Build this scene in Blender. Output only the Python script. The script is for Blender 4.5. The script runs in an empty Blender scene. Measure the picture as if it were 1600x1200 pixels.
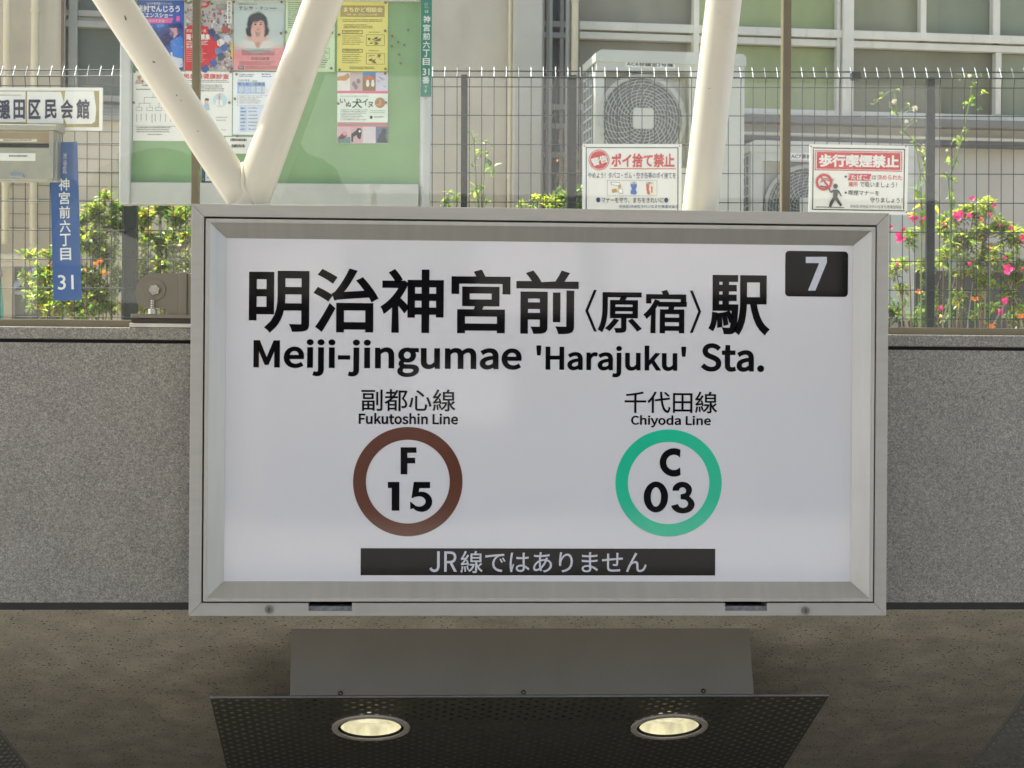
import bpy, math, random, os
from mathutils import Vector, Matrix
random.seed(7)
SC = bpy.context.scene
COL = SC.collection
R = math.radians

# ------------------------------------------------------------------ camera
EYE = Vector((0.0, 0.0, 1.55)); F_PX = 3000.0
YAW, ROLL = R(3.74), R(0.42)
FW = Vector((math.sin(YAW), math.cos(YAW), 0)); RT0 = Vector((math.cos(YAW), -math.sin(YAW), 0)); UP0 = Vector((0, 0, 1))
RT = RT0 * math.cos(ROLL) + UP0 * math.sin(ROLL)
UP = UP0 * math.cos(ROLL) - RT0 * math.sin(ROLL)
cam = bpy.data.cameras.new('camera'); cam.lens = 36.0 * F_PX / 1600.0; cam.sensor_width = 36.0
cam.clip_start = 0.05; cam.clip_end = 2000
cam.dof.use_dof = True; cam.dof.focus_distance = 5.45; cam.dof.aperture_fstop = 11.0
co = bpy.data.objects.new('camera', cam); COL.objects.link(co)
m = Matrix((RT, UP, -FW)).transposed().to_4x4(); m.translation = EYE
co.matrix_world = m
SC.camera = co

# ------------------------------------------------------------------ light
SUN_DIR = Vector((-0.80 * math.cos(R(60)), 0.60 * math.cos(R(60)), math.sin(R(60)))).normalized()
w = bpy.data.worlds.new('World'); SC.world = w; w.use_nodes = True
nt = w.node_tree
sky = nt.nodes.new('ShaderNodeTexSky'); sky.sky_type = 'NISHITA'; sky.sun_disc = False
sky.sun_elevation = R(60); sky.sun_rotation = math.atan2(SUN_DIR.x, SUN_DIR.y)
sky.dust_density = 3.0; sky.air_density = 0.55; sky.ozone_density = 0.3
bg = nt.nodes['Background']; bg.inputs['Strength'].default_value = 0.15
nt.links.new(sky.outputs[0], bg.inputs[0])
sl = bpy.data.lights.new('sun', 'SUN'); sl.energy = 3.4; sl.angle = R(0.5); sl.color = (1.0, 0.95, 0.86)
so = bpy.data.objects.new('sun', sl); COL.objects.link(so)
so.rotation_euler = SUN_DIR.to_track_quat('Z', 'Y').to_euler(); so.location = (-20, 20, 40)
SC.view_settings.view_transform = 'Standard'; SC.view_settings.look = 'None'
SC.view_settings.exposure = 2.0; SC.view_settings.gamma = 1.0

# ------------------------------------------------------------------ materials
def lin(c):
    if isinstance(c, str):
        c = [int(c[i:i + 2], 16) / 255 for i in (1, 3, 5)]
        return tuple(x / 12.92 if x <= 0.04045 else ((x + 0.055) / 1.055) ** 2.4 for x in c)
    return tuple(c)
MATS = {}
def mat(name, rgb, rough=0.6, metal=0.0, var=0.12, scale=14.0, bump=0.0, bscale=200.0, spec=0.5, stretch=(1, 1, 1), trans=0.0, coat=0.0):
    if name in MATS: return MATS[name]
    M = bpy.data.materials.new(name); M.use_nodes = True; MATS[name] = M
    n = M.node_tree; b = n.nodes['Principled BSDF']
    rgb = lin(rgb)
    tc = n.nodes.new('ShaderNodeTexCoord'); mp = n.nodes.new('ShaderNodeMapping'); mp.inputs['Scale'].default_value = stretch
    n.links.new(tc.outputs['Object'], mp.inputs[0])
    no = n.nodes.new('ShaderNodeTexNoise'); no.inputs['Scale'].default_value = scale; no.inputs['Detail'].default_value = 5
    n.links.new(mp.outputs[0], no.inputs['Vector'])
    rp = n.nodes.new('ShaderNodeValToRGB')
    rp.color_ramp.elements[0].position = 0.3; rp.color_ramp.elements[1].position = 0.7
    rp.color_ramp.elements[0].color = tuple(x * (1 - var) for x in rgb) + (1,)
    rp.color_ramp.elements[1].color = tuple(min(1, x * (1 + var)) for x in rgb) + (1,)
    n.links.new(no.outputs[0], rp.inputs[0]); n.links.new(rp.outputs[0], b.inputs['Base Color'])
    b.inputs['Roughness'].default_value = rough; b.inputs['Metallic'].default_value = metal
    b.inputs['Specular IOR Level'].default_value = spec
    if coat: b.inputs['Coat Weight'].default_value = coat; b.inputs['Coat Roughness'].default_value = 0.05
    if bump:
        n2 = n.nodes.new('ShaderNodeTexNoise'); n2.inputs['Scale'].default_value = bscale; n2.inputs['Detail'].default_value = 3
        n.links.new(mp.outputs[0], n2.inputs['Vector'])
        bp = n.nodes.new('ShaderNodeBump'); bp.inputs['Strength'].default_value = bump; bp.inputs['Distance'].default_value = 0.004
        n.links.new(n2.outputs[0], bp.inputs['Height']); n.links.new(bp.outputs[0], b.inputs['Normal'])
    if trans:
        out = n.nodes['Material Output']; tr = n.nodes.new('ShaderNodeBsdfTranslucent'); mx = n.nodes.new('ShaderNodeMixShader')
        mu = n.nodes.new('ShaderNodeMix'); mu.data_type = 'RGBA'; mu.blend_type = 'MULTIPLY'; mu.inputs[0].default_value = 1; n.links.new(rp.outputs[0], mu.inputs[6]); mu.inputs[7].default_value = (1.7, 1.55, .9, 1)
        n.links.new(mu.outputs[2], tr.inputs[0]); mx.inputs[0].default_value = trans
        n.links.new(b.outputs[0], mx.inputs[1]); n.links.new(tr.outputs[0], mx.inputs[2]); n.links.new(mx.outputs[0], out.inputs[0])
    return M
def nodes_of(M): return M.node_tree.nodes, M.node_tree.links
def speckle(M, scales, amount, src_var=None):
    """multiply the base colour by fine cellular flecks"""
    N, L = nodes_of(M); b = N['Principled BSDF']
    tc = N.new('ShaderNodeTexCoord')
    cur = b.inputs['Base Color'].links[0].from_socket
    for sc, am in zip(scales, amount):
        v = N.new('ShaderNodeTexVoronoi'); v.inputs['Scale'].default_value = sc; L.new(tc.outputs['Object'], v.inputs['Vector'])
        sp = N.new('ShaderNodeSeparateColor'); L.new(v.outputs['Color'], sp.inputs[0])
        mr = N.new('ShaderNodeMapRange'); mr.inputs['To Min'].default_value = 1 - am; mr.inputs['To Max'].default_value = 1 + am
        L.new(sp.outputs[0], mr.inputs['Value'])
        mx = N.new('ShaderNodeMix'); mx.data_type = 'RGBA'; mx.blend_type = 'MULTIPLY'; mx.inputs[0].default_value = 1
        L.new(cur, mx.inputs[6]); L.new(mr.outputs[0], mx.inputs[7]); cur = mx.outputs[2]
    L.new(cur, b.inputs['Base Color'])
def pits(M, scale, size, keep, dark=0.12):
    """scattered dark specks of a pitted exposed-aggregate finish"""
    N, L = nodes_of(M); b = N['Principled BSDF']; tc = N.new('ShaderNodeTexCoord')
    cur = b.inputs['Base Color'].links[0].from_socket
    v = N.new('ShaderNodeTexVoronoi'); v.inputs['Scale'].default_value = scale; L.new(tc.outputs['Object'], v.inputs['Vector'])
    a = N.new('ShaderNodeMath'); a.operation = 'LESS_THAN'; a.inputs[1].default_value = size; L.new(v.outputs['Distance'], a.inputs[0])
    sp = N.new('ShaderNodeSeparateColor'); L.new(v.outputs['Color'], sp.inputs[0])
    g = N.new('ShaderNodeMath'); g.operation = 'LESS_THAN'; g.inputs[1].default_value = keep; L.new(sp.outputs[1], g.inputs[0])
    t = N.new('ShaderNodeMath'); t.operation = 'MULTIPLY'; L.new(a.outputs[0], t.inputs[0]); L.new(g.outputs[0], t.inputs[1])
    mx = N.new('ShaderNodeMix'); mx.data_type = 'RGBA'; L.new(t.outputs[0], mx.inputs[0]); L.new(cur, mx.inputs[6])
    mx.inputs[7].default_value = (dark, dark * .9, dark * .75, 1); L.new(mx.outputs[2], b.inputs['Base Color'])
def stains(M, scale, amt, tint=(0.5, 0.45, 0.35), stretch=(1, 1, 0.25), lo=0.5, hi=0.75):
    N, L = nodes_of(M); b = N['Principled BSDF']; tc = N.new('ShaderNodeTexCoord')
    cur = b.inputs['Base Color'].links[0].from_socket
    mp = N.new('ShaderNodeMapping'); mp.inputs['Scale'].default_value = stretch; L.new(tc.outputs['Object'], mp.inputs[0])
    no = N.new('ShaderNodeTexNoise'); no.inputs['Scale'].default_value = scale; no.inputs['Detail'].default_value = 8; no.inputs['Roughness'].default_value = .65
    L.new(mp.outputs[0], no.inputs['Vector'])
    mr = N.new('ShaderNodeMapRange'); mr.inputs['From Min'].default_value = lo; mr.inputs['From Max'].default_value = hi; mr.inputs['To Max'].default_value = amt
    L.new(no.outputs[0], mr.inputs['Value'])
    mx = N.new('ShaderNodeMix'); mx.data_type = 'RGBA'; mx.blend_type = 'MULTIPLY'; L.new(mr.outputs[0], mx.inputs[0])
    L.new(cur, mx.inputs[6]); mx.inputs[7].default_value = tint + (1,); L.new(mx.outputs[2], b.inputs['Base Color'])
def glass_mat(name, tint=(0.96, 0.985, 0.97), dust_haze=0.055, ior=1.46):
    M = bpy.data.materials.new(name); M.use_nodes = True; N, L = nodes_of(M)
    for n in list(N):
        if n.type != 'OUTPUT_MATERIAL': N.remove(n)
    out = N['Material Output']
    t = N.new('ShaderNodeBsdfTransparent'); t.inputs[0].default_value = tint + (1,)
    g = N.new('ShaderNodeBsdfGlossy'); g.inputs['Roughness'].default_value = 0.0
    f0 = ((ior - 1) / (ior + 1)) ** 2; ge = N.new('ShaderNodeNewGeometry'); dp = N.new('ShaderNodeVectorMath'); dp.operation = 'DOT_PRODUCT'
    L.new(ge.outputs['Incoming'], dp.inputs[0]); L.new(ge.outputs['Normal'], dp.inputs[1])
    def mth(op, a, b):
        q = N.new('ShaderNodeMath'); q.operation = op
        for i, v in enumerate((a, b)):
            if v is None: continue
            if isinstance(v, (int, float)): q.inputs[i].default_value = v
            else: L.new(v, q.inputs[i])
        return q
    fr = mth('ADD', mth('MULTIPLY', mth('POWER', mth('SUBTRACT', 1.0, mth('ABSOLUTE', dp.outputs['Value'], None).outputs[0]).outputs[0], 5.0).outputs[0], 1 - f0).outputs[0], f0)
    mx = N.new('ShaderNodeMixShader'); L.new(fr.outputs[0], mx.inputs[0]); L.new(t.outputs[0], mx.inputs[1]); L.new(g.outputs[0], mx.inputs[2])
    d = N.new('ShaderNodeBsdfDiffuse'); d.inputs[0].default_value = (.75, .75, .7, 1)  # dust coat also paints in the pale veil of reflected light
    tc = N.new('ShaderNodeTexCoord'); mp = N.new('ShaderNodeMapping'); mp.inputs['Scale'].default_value = (9, 1, 0.7); L.new(tc.outputs['Object'], mp.inputs[0])
    no = N.new('ShaderNodeTexNoise'); no.inputs['Scale'].default_value = 1.2; no.inputs['Detail'].default_value = 4; L.new(mp.outputs[0], no.inputs['Vector'])
    mr = N.new('ShaderNodeMapRange'); mr.inputs['From Min'].default_value = .3; mr.inputs['From Max'].default_value = .8; mr.inputs['To Min'].default_value = dust_haze * .25; mr.inputs['To Max'].default_value = dust_haze
    L.new(no.outputs[0], mr.inputs['Value'])
    m2 = N.new('ShaderNodeMixShader'); L.new(mr.outputs[0], m2.inputs[0]); L.new(mx.outputs[0], m2.inputs[1]); L.new(d.outputs[0], m2.inputs[2])
    L.new(m2.outputs[0], out.inputs[0]); MATS[name] = M; return M
def emit_mat(name, rgb, strength):
    M = mat(name, rgb, 0.35, var=0.25, scale=30, stretch=(1, 1, 0.3)); b = M.node_tree.nodes['Principled BSDF']
    M.node_tree.links.new(b.inputs['Base Color'].links[0].from_socket, b.inputs['Emission Color'])
    b.inputs['Emission Strength'].default_value = strength; return M

# ------------------------------------------------------------------ frames and mesh builder
class Frame:
    """a local plane: s to the right, d away from the viewer, z up"""
    def __init__(s, o, ex, ey, ez): s.o, s.ex, s.ey, s.ez = Vector(o), ex.normalized(), ey.normalized(), ez.normalized()
    def w(s, a, d, z): return s.o + s.ex * a + s.ey * d + s.ez * z
    def px(s, x, y, d=0.0):
        """where the sight line of photo point (x, y) meets the plane at depth d -> (s, z)"""
        ray = FW + RT * ((x - 800) / F_PX) + UP * ((600 - y) / F_PX)
        o = s.o + s.ey * d
        p = EYE + ray * ((o - EYE).dot(s.ey) / ray.dot(s.ey)) - s.o
        return p.dot(s.ex), p.dot(s.ez)
    def rect(s, x0, y0, x1, y1, d=0.0):
        """photo box -> (s0, s1, z0, z1) square to the plane's own axes"""
        xc, yc = (x0 + x1) / 2, (y0 + y1) / 2
        return s.px(x0, yc, d)[0], s.px(x1, yc, d)[0], s.px(xc, y1, d)[1], s.px(xc, y0, d)[1]
X, Y_, Z = Vector((1, 0, 0)), Vector((0, 1, 0)), Vector((0, 0, 1))
WORLD = Frame((0, 0, 0), X, Y_, Z)
def yframe(y): return Frame((0, y, 0), X, Y_, Z)
def facing(dist, tilt=0.0):
    """plane square to the camera's heading at a distance, turned in its own plane by tilt degrees"""
    t = R(tilt)
    return Frame(EYE + FW * dist - Z * EYE.z, RT0 * math.cos(t) + Z * math.sin(t), FW, Z * math.cos(t) - RT0 * math.sin(t))
def turned(fr, deg):
    t = R(deg); return Frame(fr.o, fr.ex * math.cos(t) + fr.ez * math.sin(t), fr.ey, fr.ez * math.cos(t) - fr.ex * math.sin(t))

class MB:
    def __init__(s, fr=WORLD): s.fr = fr; s.V = []; s.Fc = []; s.mi = []; s.M = []; s.sm = []
    def mid(s, m):
        if m not in s.M: s.M.append(m)
        return s.M.index(m)
    def add(s, vs, fs, m, smooth=False, world=False):
        b = len(s.V); k = s.mid(m)
        for v in vs: s.V.append(Vector(v) if world else s.fr.w(*v))
        for f in fs: s.Fc.append([b + i for i in f]); s.mi.append(k); s.sm.append(smooth)
    def box(s, s0, s1, d0, d1, z0, z1, m):
        s.add([(a, d, z) for z in (z0, z1) for d in (d0, d1) for a in (s0, s1)],
              [(0, 2, 3, 1), (4, 5, 7, 6), (0, 1, 5, 4), (1, 3, 7, 5), (3, 2, 6, 7), (2, 0, 4, 6)], m)
    def flat(s, pts, d, m): s.add([(a, d, z) for a, z in pts], [list(range(len(pts)))], m)
    def prism(s, pts, d0, d1, m, smooth=False):
        n = len(pts)
        s.add([(a, d0, z) for a, z in pts] + [(a, d1, z) for a, z in pts],
              [list(range(n)), list(range(2 * n - 1, n - 1, -1))], m)
        s.add([(a, d0, z) for a, z in pts] + [(a, d1, z) for a, z in pts],
              [(i, i + n, (i + 1) % n + n, (i + 1) % n) for i in range(n)], m, smooth)
    def ring(s, cs, cz, Ro, Ri, d0, d1, m, n=64):
        vs = []
        for d in (d0, d1):
            for r in (Ro, Ri): vs += [(cs + r * math.cos(2 * math.pi * i / n), d, cz + r * math.sin(2 * math.pi * i / n)) for i in range(n)]
        f = []
        for i in range(n):
            j = (i + 1) % n
            f += [(i, j, n + j, n + i), (i, 2 * n + i, 2 * n + j, j), (n + i, n + j, 3 * n + j, 3 * n + i)]
        s.add(vs, f, m)
    def disc(s, cs, cz, r, d, m, n=28, rz=None): s.flat([(cs + r * math.cos(2 * math.pi * i / n), cz + (rz or r) * math.sin(2 * math.pi * i / n)) for i in range(n)], d, m)
    def cyl(s, cs, cz, r, d0, d1, m, n=28): s.prism([(cs + r * math.cos(2 * math.pi * i / n), cz + r * math.sin(2 * math.pi * i / n)) for i in range(n)], d0, d1, m, True)
    def tube(s, pts, r, m, n=10, world=False, caps=True):
        P = [Vector(p) if world else s.fr.w(*p) for p in pts]
        rs = r if isinstance(r, (list, tuple)) else [r] * len(P)
        vs, f = [], []; up = None
        for i, p in enumerate(P):
            t = ((P[i] - P[i - 1]).normalized() if i else Vector()) + ((P[i + 1] - P[i]).normalized() if i < len(P) - 1 else Vector())
            t.normalize()
            if up is None: up = Z if abs(t.z) < .9 else X
            a = t.cross(up).normalized(); c = t.cross(a).normalized(); up = -c if False else up
            vs += [p + (a * math.cos(2 * math.pi * k / n) + c * math.sin(2 * math.pi * k / n)) * rs[i] for k in range(n)]
        for i in range(len(P) - 1):
            for k in range(n):
                j = (k + 1) % n; f.append((i * n + k, i * n + j, (i + 1) * n + j, (i + 1) * n + k))
        s.add(vs, f, m, True, True)
        if caps:
            s.add(vs[:n], [list(range(n))], m, False, True); s.add(vs[-n:], [list(range(n))], m, False, True)
    def grid2(s, vs, fs, d, m): s.add([(a, d, z) for a, z in vs], fs, m)
    def build(s, name, parent=None, bevel=0.0, label=None, at=None):
        if at is None:
            if parent is None:
                xs = [v.x for v in s.V]; ys = [v.y for v in s.V]; at = Vector(((min(xs) + max(xs)) / 2, (min(ys) + max(ys)) / 2, min(v.z for v in s.V)))
            else: at = Vector()
        base = at if parent is None else wloc(parent)
        me = bpy.data.meshes.new(name); me.from_pydata([v - base for v in s.V], [], s.Fc)
        for m in s.M: me.materials.append(m)
        me.polygons.foreach_set('material_index', s.mi); me.polygons.foreach_set('use_smooth', s.sm); me.update()
        o = bpy.data.objects.new(name, me); COL.objects.link(o)
        if parent is None: o.location = at
        else: o.parent = parent
        if bevel:
            b = o.modifiers.new('bevel', 'BEVEL'); b.width = bevel; b.segments = 2; b.limit_method = 'ANGLE'; b.angle_limit = R(50)
        if label: o['label'] = label
        return o
def wloc(o):
    v = Vector(o.location)
    while o.parent: o = o.parent; v += Vector(o.location)
    return v
def tag(o, label=None, cat=None, group=None, kind=None):
    if label: o['label'] = label
    if cat: o['category'] = cat
    if group: o['group'] = group
    if kind: o['kind'] = kind
    return o
def thing(name, loc, label, cat, group=None):
    o = bpy.data.objects.new(name, None); o.empty_display_size = .1; COL.objects.link(o); o.location = loc
    return tag(o, label, cat, group)

# ------------------------------------------------------------------ lettering
try: HUMAN = bpy.data.fonts.load(os.path.join(bpy.utils.system_resource('DATAFILES'), 'fonts', 'Noto Sans CJK Regular.woff2'))
except Exception: HUMAN = None
_tc = {}
def glyphs(body, off=0.0, human=False, vert=False, lead=1.0, res=3):
    key = (body, off, human, vert, lead)
    if key in _tc: return _tc[key]
    em = 1.0
    cu = bpy.data.curves.new('lettering', 'FONT'); cu.resolution_u = res; cu.align_x = 'CENTER' if vert else 'LEFT'
    cu.body = '\n'.join(body) if vert else body; cu.space_line = lead
    if human and HUMAN: cu.font = HUMAN; off *= 0.36
    o = bpy.data.objects.new('lettering', cu); COL.objects.link(o)
    me = o.evaluated_get(bpy.context.evaluated_depsgraph_get()).to_mesh()
    vs = [(v.co.x, v.co.y) for v in me.vertices]; fs = [list(p.vertices) for p in me.polygons]
    bpy.data.objects.remove(o); bpy.data.curves.remove(cu)
    x0, x1 = min(v[0] for v in vs), max(v[0] for v in vs); y0, y1 = min(v[1] for v in vs), max(v[1] for v in vs)
    # heavier weight: a mitred band of film laid along every glyph outline, on top of the filled shape
    out = [(x, y, 0) for x, y in vs]
    if off:
        edges = {}
        for i, f in enumerate(fs):
            ar = sum(vs[f[k - 1]][0] * vs[f[k]][1] - vs[f[k]][0] * vs[f[k - 1]][1] for k in range(len(f)))
            if ar < 0: f.reverse()
            for k in range(len(f)): edges[(f[k - 1], f[k])] = 1
        nxt, prv = {}, {}
        for (p, q) in edges:
            if (q, p) not in edges: nxt[p] = q; prv[q] = p
        def nrm(p, q):
            dx, dy = vs[q][0] - vs[p][0], vs[q][1] - vs[p][1]; l = math.hypot(dx, dy) or 1e-9; return dy / l, -dx / l
        idx = {}
        for p in nxt:
            if p not in prv: continue
            n1, n2 = nrm(prv[p], p), nrm(p, nxt[p]); k = 1 + n1[0] * n2[0] + n1[1] * n2[1]; k = off / max(k, .5)
            idx[p] = len(out); out.append((vs[p][0] + (n1[0] + n2[0]) * k, vs[p][1] + (n1[1] + n2[1]) * k, 2))
        twin = {}
        for p, q in nxt.items():
            if p in idx and q in idx:
                for v in (p, q):
                    if v not in twin: twin[v] = len(out); out.append((vs[v][0], vs[v][1], 2))
                fs.append([twin[p], idx[p], idx[q], twin[q]])
    x0, x1 = min(v[0] for v in out), max(v[0] for v in out); y0, y1 = min(v[1] for v in out), max(v[1] for v in out)
    vs = [((x - x0) / (x1 - x0), (y - y0) / (y1 - y0), k) for x, y, k in out]
    _tc[key] = (vs, fs); return _tc[key]
def text(mb, body, x0, y0, x1, y1, d, m, bold=0.0, human=False, vert=False, lead=1.0, rot=0.0, res=3):
    """fit lettering into a photo box on mb's plane at depth d"""
    s0, s1, z0, z1 = mb.fr.rect(x0, y0, x1, y1, d)
    vs, fs = glyphs(body, bold, human, vert, lead, res)
    P = [(s0 + (s1 - s0) * a, z0 + (z1 - z0) * b) for a, b, k in vs]
    if rot:
        c, t = ((s0 + s1) / 2, (z0 + z1) / 2), R(rot)
        P = [(c[0] + (a - c[0]) * math.cos(t) - (b - c[1]) * math.sin(t), c[1] + (a - c[0]) * math.sin(t) + (b - c[1]) * math.cos(t)) for a, b in P]
    mb.add([(a, d - .00002 * v[2], z) for (a, z), v in zip(P, vs)], fs, m)
def prect(mb, x0, y0, x1, y1, d, m):
    s0, s1, z0, z1 = mb.fr.rect(x0, y0, x1, y1, d); mb.flat([(s0, z0), (s1, z0), (s1, z1), (s0, z1)], d, m)
def pbox(mb, x0, y0, x1, y1, d0, d1, m):
    s0, s1, z0, z1 = mb.fr.rect(x0, y0, x1, y1, d0); mb.box(s0, s1, d0, d1, z0, z1, m)
def ppoly(mb, pts, d, m):
    mb.flat([mb.fr.px(x, y, d) for x, y in pts], d, m)
def pdisc(mb, x, y, r, d, m, ry=None, n=26):
    ppoly(mb, [(x + r * math.cos(2 * math.pi * i / n), y - (ry or r) * math.sin(2 * math.pi * i / n)) for i in range(n)], d, m)
def pframe(mb, x0, y0, x1, y1, t, d, m):
    prect(mb, x0, y0, x1, y0 + t, d, m); prect(mb, x0, y1 - t, x1, y1, d, m)
    prect(mb, x0, y0 + t, x0 + t, y1 - t, d, m); prect(mb, x1 - t, y0 + t, x1, y1 - t, d, m)
def rows(mb, x0, y0, x1, y1, n, d, m, fill=0.55, seed=1, ragged=0.25):
    """lines of print too small to read"""
    rr = random.Random(seed); h = (y1 - y0) / n
    for i in range(n):
        y = y0 + i * h; x = x0; end = x1 - (x1 - x0) * ragged * rr.random()
        while x < end - .6:
            wd = rr.uniform(.9, 2.0); prect(mb, x, y + h * .2 * rr.random(), min(x + wd, end), y + h * fill, d, m); x += wd + rr.uniform(.35, .8)

# ------------------------------------------------------------------ shared materials
ALU = mat('satin_aluminium', '#b4b2a6', .42, .35, .05, 3, .05, 160, stretch=(1, 1, 12))
stains(ALU, 5, .28, (.72, .7, .62), (1, 1, 1), .55, .72)
ALU2 = mat('satin_aluminium_inner', '#b8b6ab', .38, .45, .05, 3, .04, 160, stretch=(12, 1, 1))
stains(ALU2, 7, .22, (.75, .73, .66), (.3, 1, 1), .55, .72)
DARKGAP = mat('black_gap', '#1b1917', .8)
PANEL = mat('white_acrylic_panel', '#e2e1dd', .05, 0, .02, 2, spec=.45)
INK = mat('gloss_black_film', '#0b0b0d', .05, 0, .1, spec=.2)
INKW = mat('pale_film', '#c9ccd0', .07, 0, .02)
BROWN = mat('brown_film', '#663c2b', .08, 0, .04)
GREENC = mat('emerald_film', '#1cc898', .08, 0, .03)
GRAN = mat('grey_granite', '#938f82', .5, 0, .06, 9, .06, 300); speckle(GRAN, (420, 210), (.38, .24)); stains(GRAN, 1.3, .3, (.8, .79, .75), (1, 1, .3), .45, .8)
CONC = mat('exposed_aggregate_concrete', '#cfc7b1', .9, 0, .16, 9, .5, 240); speckle(CONC, (420,), (.18,)); stains(CONC, 3.0, .42, (.64, .61, .55), (1, .5, 1)); pits(CONC, 70, .26, .2, .08); pits(CONC, 130, .28, .25, .1)
STEELP = mat('cream_steel_paint', '#d8d2bd', .38, 0, .03, 6, .02, 60, coat=.2); pits(STEELP, 13, .2, .1, .2); stains(STEELP, 8, .25, (.75, .68, .5), (1, 1, 1), .62, .72)
BRONZE = mat('bronze_metal', '#7d7560', .4, .3, .06, 8)
GREYP = mat('grey_steel_paint', '#86806f', .4, .3, .05, 8)
WIRE = mat('dark_fence_coating', '#1e2628', .38, .2, .1, 20)
WIRETIP = mat('wire_tip_glint', '#6f7676', .35, .5, .1, 40)  # paler tip colour paints in the sun glint on the spikes
GREYBOX = mat('grey_housing_paint', '#777468', .45, .2, .05, 6, .03, 80); stains(GREYBOX, 6, .25, (.7, .68, .6), (1, 1, .4))
SCREW = mat('dull_screw_steel', '#8e8c86', .35, .8, .1)
WHITEP = mat('white_sign_enamel', '#e4e4de', .32, 0, .03, 6); stains(WHITEP, 7, .18, (.8, .72, .55), (1, 1, .5), .6, .72)
RED = mat('red_print', '#c4202f', .4, 0, .06, 20)
NAVY = mat('navy_print', '#27406e', .45, 0, .06)
BLACKP = mat('black_print', '#1b1b20', .5, 0, .1)
GREYT = mat('grey_print', '#55555a', .6, 0, .1)

# ------------------------------------------------------------------ structure: ground, stairs, ceiling
SOF0, SOFS = 5.6, math.tan(R(28))
asph = mat('asphalt', (.06, .06, .062), .9, 0, .2, 3, .3, 120)
paving = mat('pale_paving', (.36, .35, .32), .85, 0, .12, 4, .2, 60)
mb = MB()
G = 600
for a in ((-G, G, -G, -5.2), (-G, G, -1.2, 2.5), (-G, -3.3, 2.5, 5.62), (3.3, G, 2.5, 5.62)):
    mb.add([(a[0], a[2], 0), (a[1], a[2], 0), (a[1], a[3], 0), (a[0], a[3], 0)], [(0, 1, 2, 3)], paving)
tag(mb.build('pavement'), 'pale paved street level with stair opening below the sign', kind='structure')
mb = MB(); mb.add([(-G, -5.2, -.12), (G, -5.2, -.12), (G, -1.2, -.12), (-G, -1.2, -.12)], [(0, 1, 2, 3)], asph)
for yy in (-5.2, -1.2): mb.add([(-G, yy, -.12), (G, yy, -.12), (G, yy, 0), (-G, yy, 0)], [(0, 1, 2, 3)], paving)
tag(mb.build('road'), 'grey asphalt road behind the viewpoint', kind='structure')
soil = mat('bounce_ground', (.4, .37, .32), .95, 0, .2, 8, .6, 60)  # yard colour made pale to bounce sunlight onto facade and board
mb = MB(); mb.add([(-G, 6.1, 1.12), (G, 6.1, 1.12), (G, G, 1.12), (-G, G, 1.12)], [(0, 1, 2, 3)], soil)
tag(mb.build('raised_ground'), 'raised planted ground behind the fence', kind='structure')
stairm = mat('stair_granite', (.2, .19, .17), .7, 0, .15, 8)
mb = MB()
y, z = 2.5, 0.0
for i in range(24):
    mb.box(-3.3, 3.3, y, y + .31, z - .5, z - .165, stairm); y += .31; z -= .165
tag(mb.build('stairs'), 'granite stairs leading down under the ceiling', kind='structure')
mb = MB()
for sx in (-1, 1):
    xa, xb = sorted((sx * 3.32, sx * 3.6)); mb.box(xa, xb, 2.5, 12, -5, -.002, GRAN)
tag(mb.build('stairwell_wall'), 'granite side walls of the stairwell', kind='structure')

# sloping soffit that runs down with the stairs
z0 = yframe(SOF0).px(800, 953)[1]
E_S = Vector((0, math.cos(R(28)), -math.sin(R(28))))       # down the slope
N_S = Vector((0, -math.sin(R(28)), -math.cos(R(28))))      # out of the soffit
SOFF = Frame((0, SOF0, z0), X, -N_S, -E_S)                 # s right, d into the concrete, z up-slope
mb = MB(SOFF); mb.box(-3.3, 3.3, 0.0, .25, -7.0, -.004, CONC)
tag(mb.build('ceiling'), 'sloping speckled beige concrete ceiling under the wall', kind='structure')

# ------------------------------------------------------------------ granite wall
FW0 = yframe(5.6)
root = thing('granite_wall', (0, 5.6, 1.0), 'speckled grey granite parapet wall behind the station sign', 'wall')
zt = FW0.px(800, 517)[1]; zj1 = FW0.px(800, 536)[1]; zj0 = FW0.px(800, 541.5)[1]
mb = MB(FW0); mb.box(-4, 4, .004, .5, zj1, zt, GRAN); mb.build('coping', root, bevel=.004)
mb = MB(FW0); mb.box(-4, 4, 0, .45, z0 + .022, zj0, GRAN); mb.build('granite_panel', root)
mb = MB(FW0); mb.box(-4, 4, .018, .44, zj0 - .001, zj1 + .001, DARKGAP); mb.box(-4, 4, .0008, .44, z0 + .0005, z0 + .024, mat('dark_joint', '#35332e', .8)); mb.build('joint', root)

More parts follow.
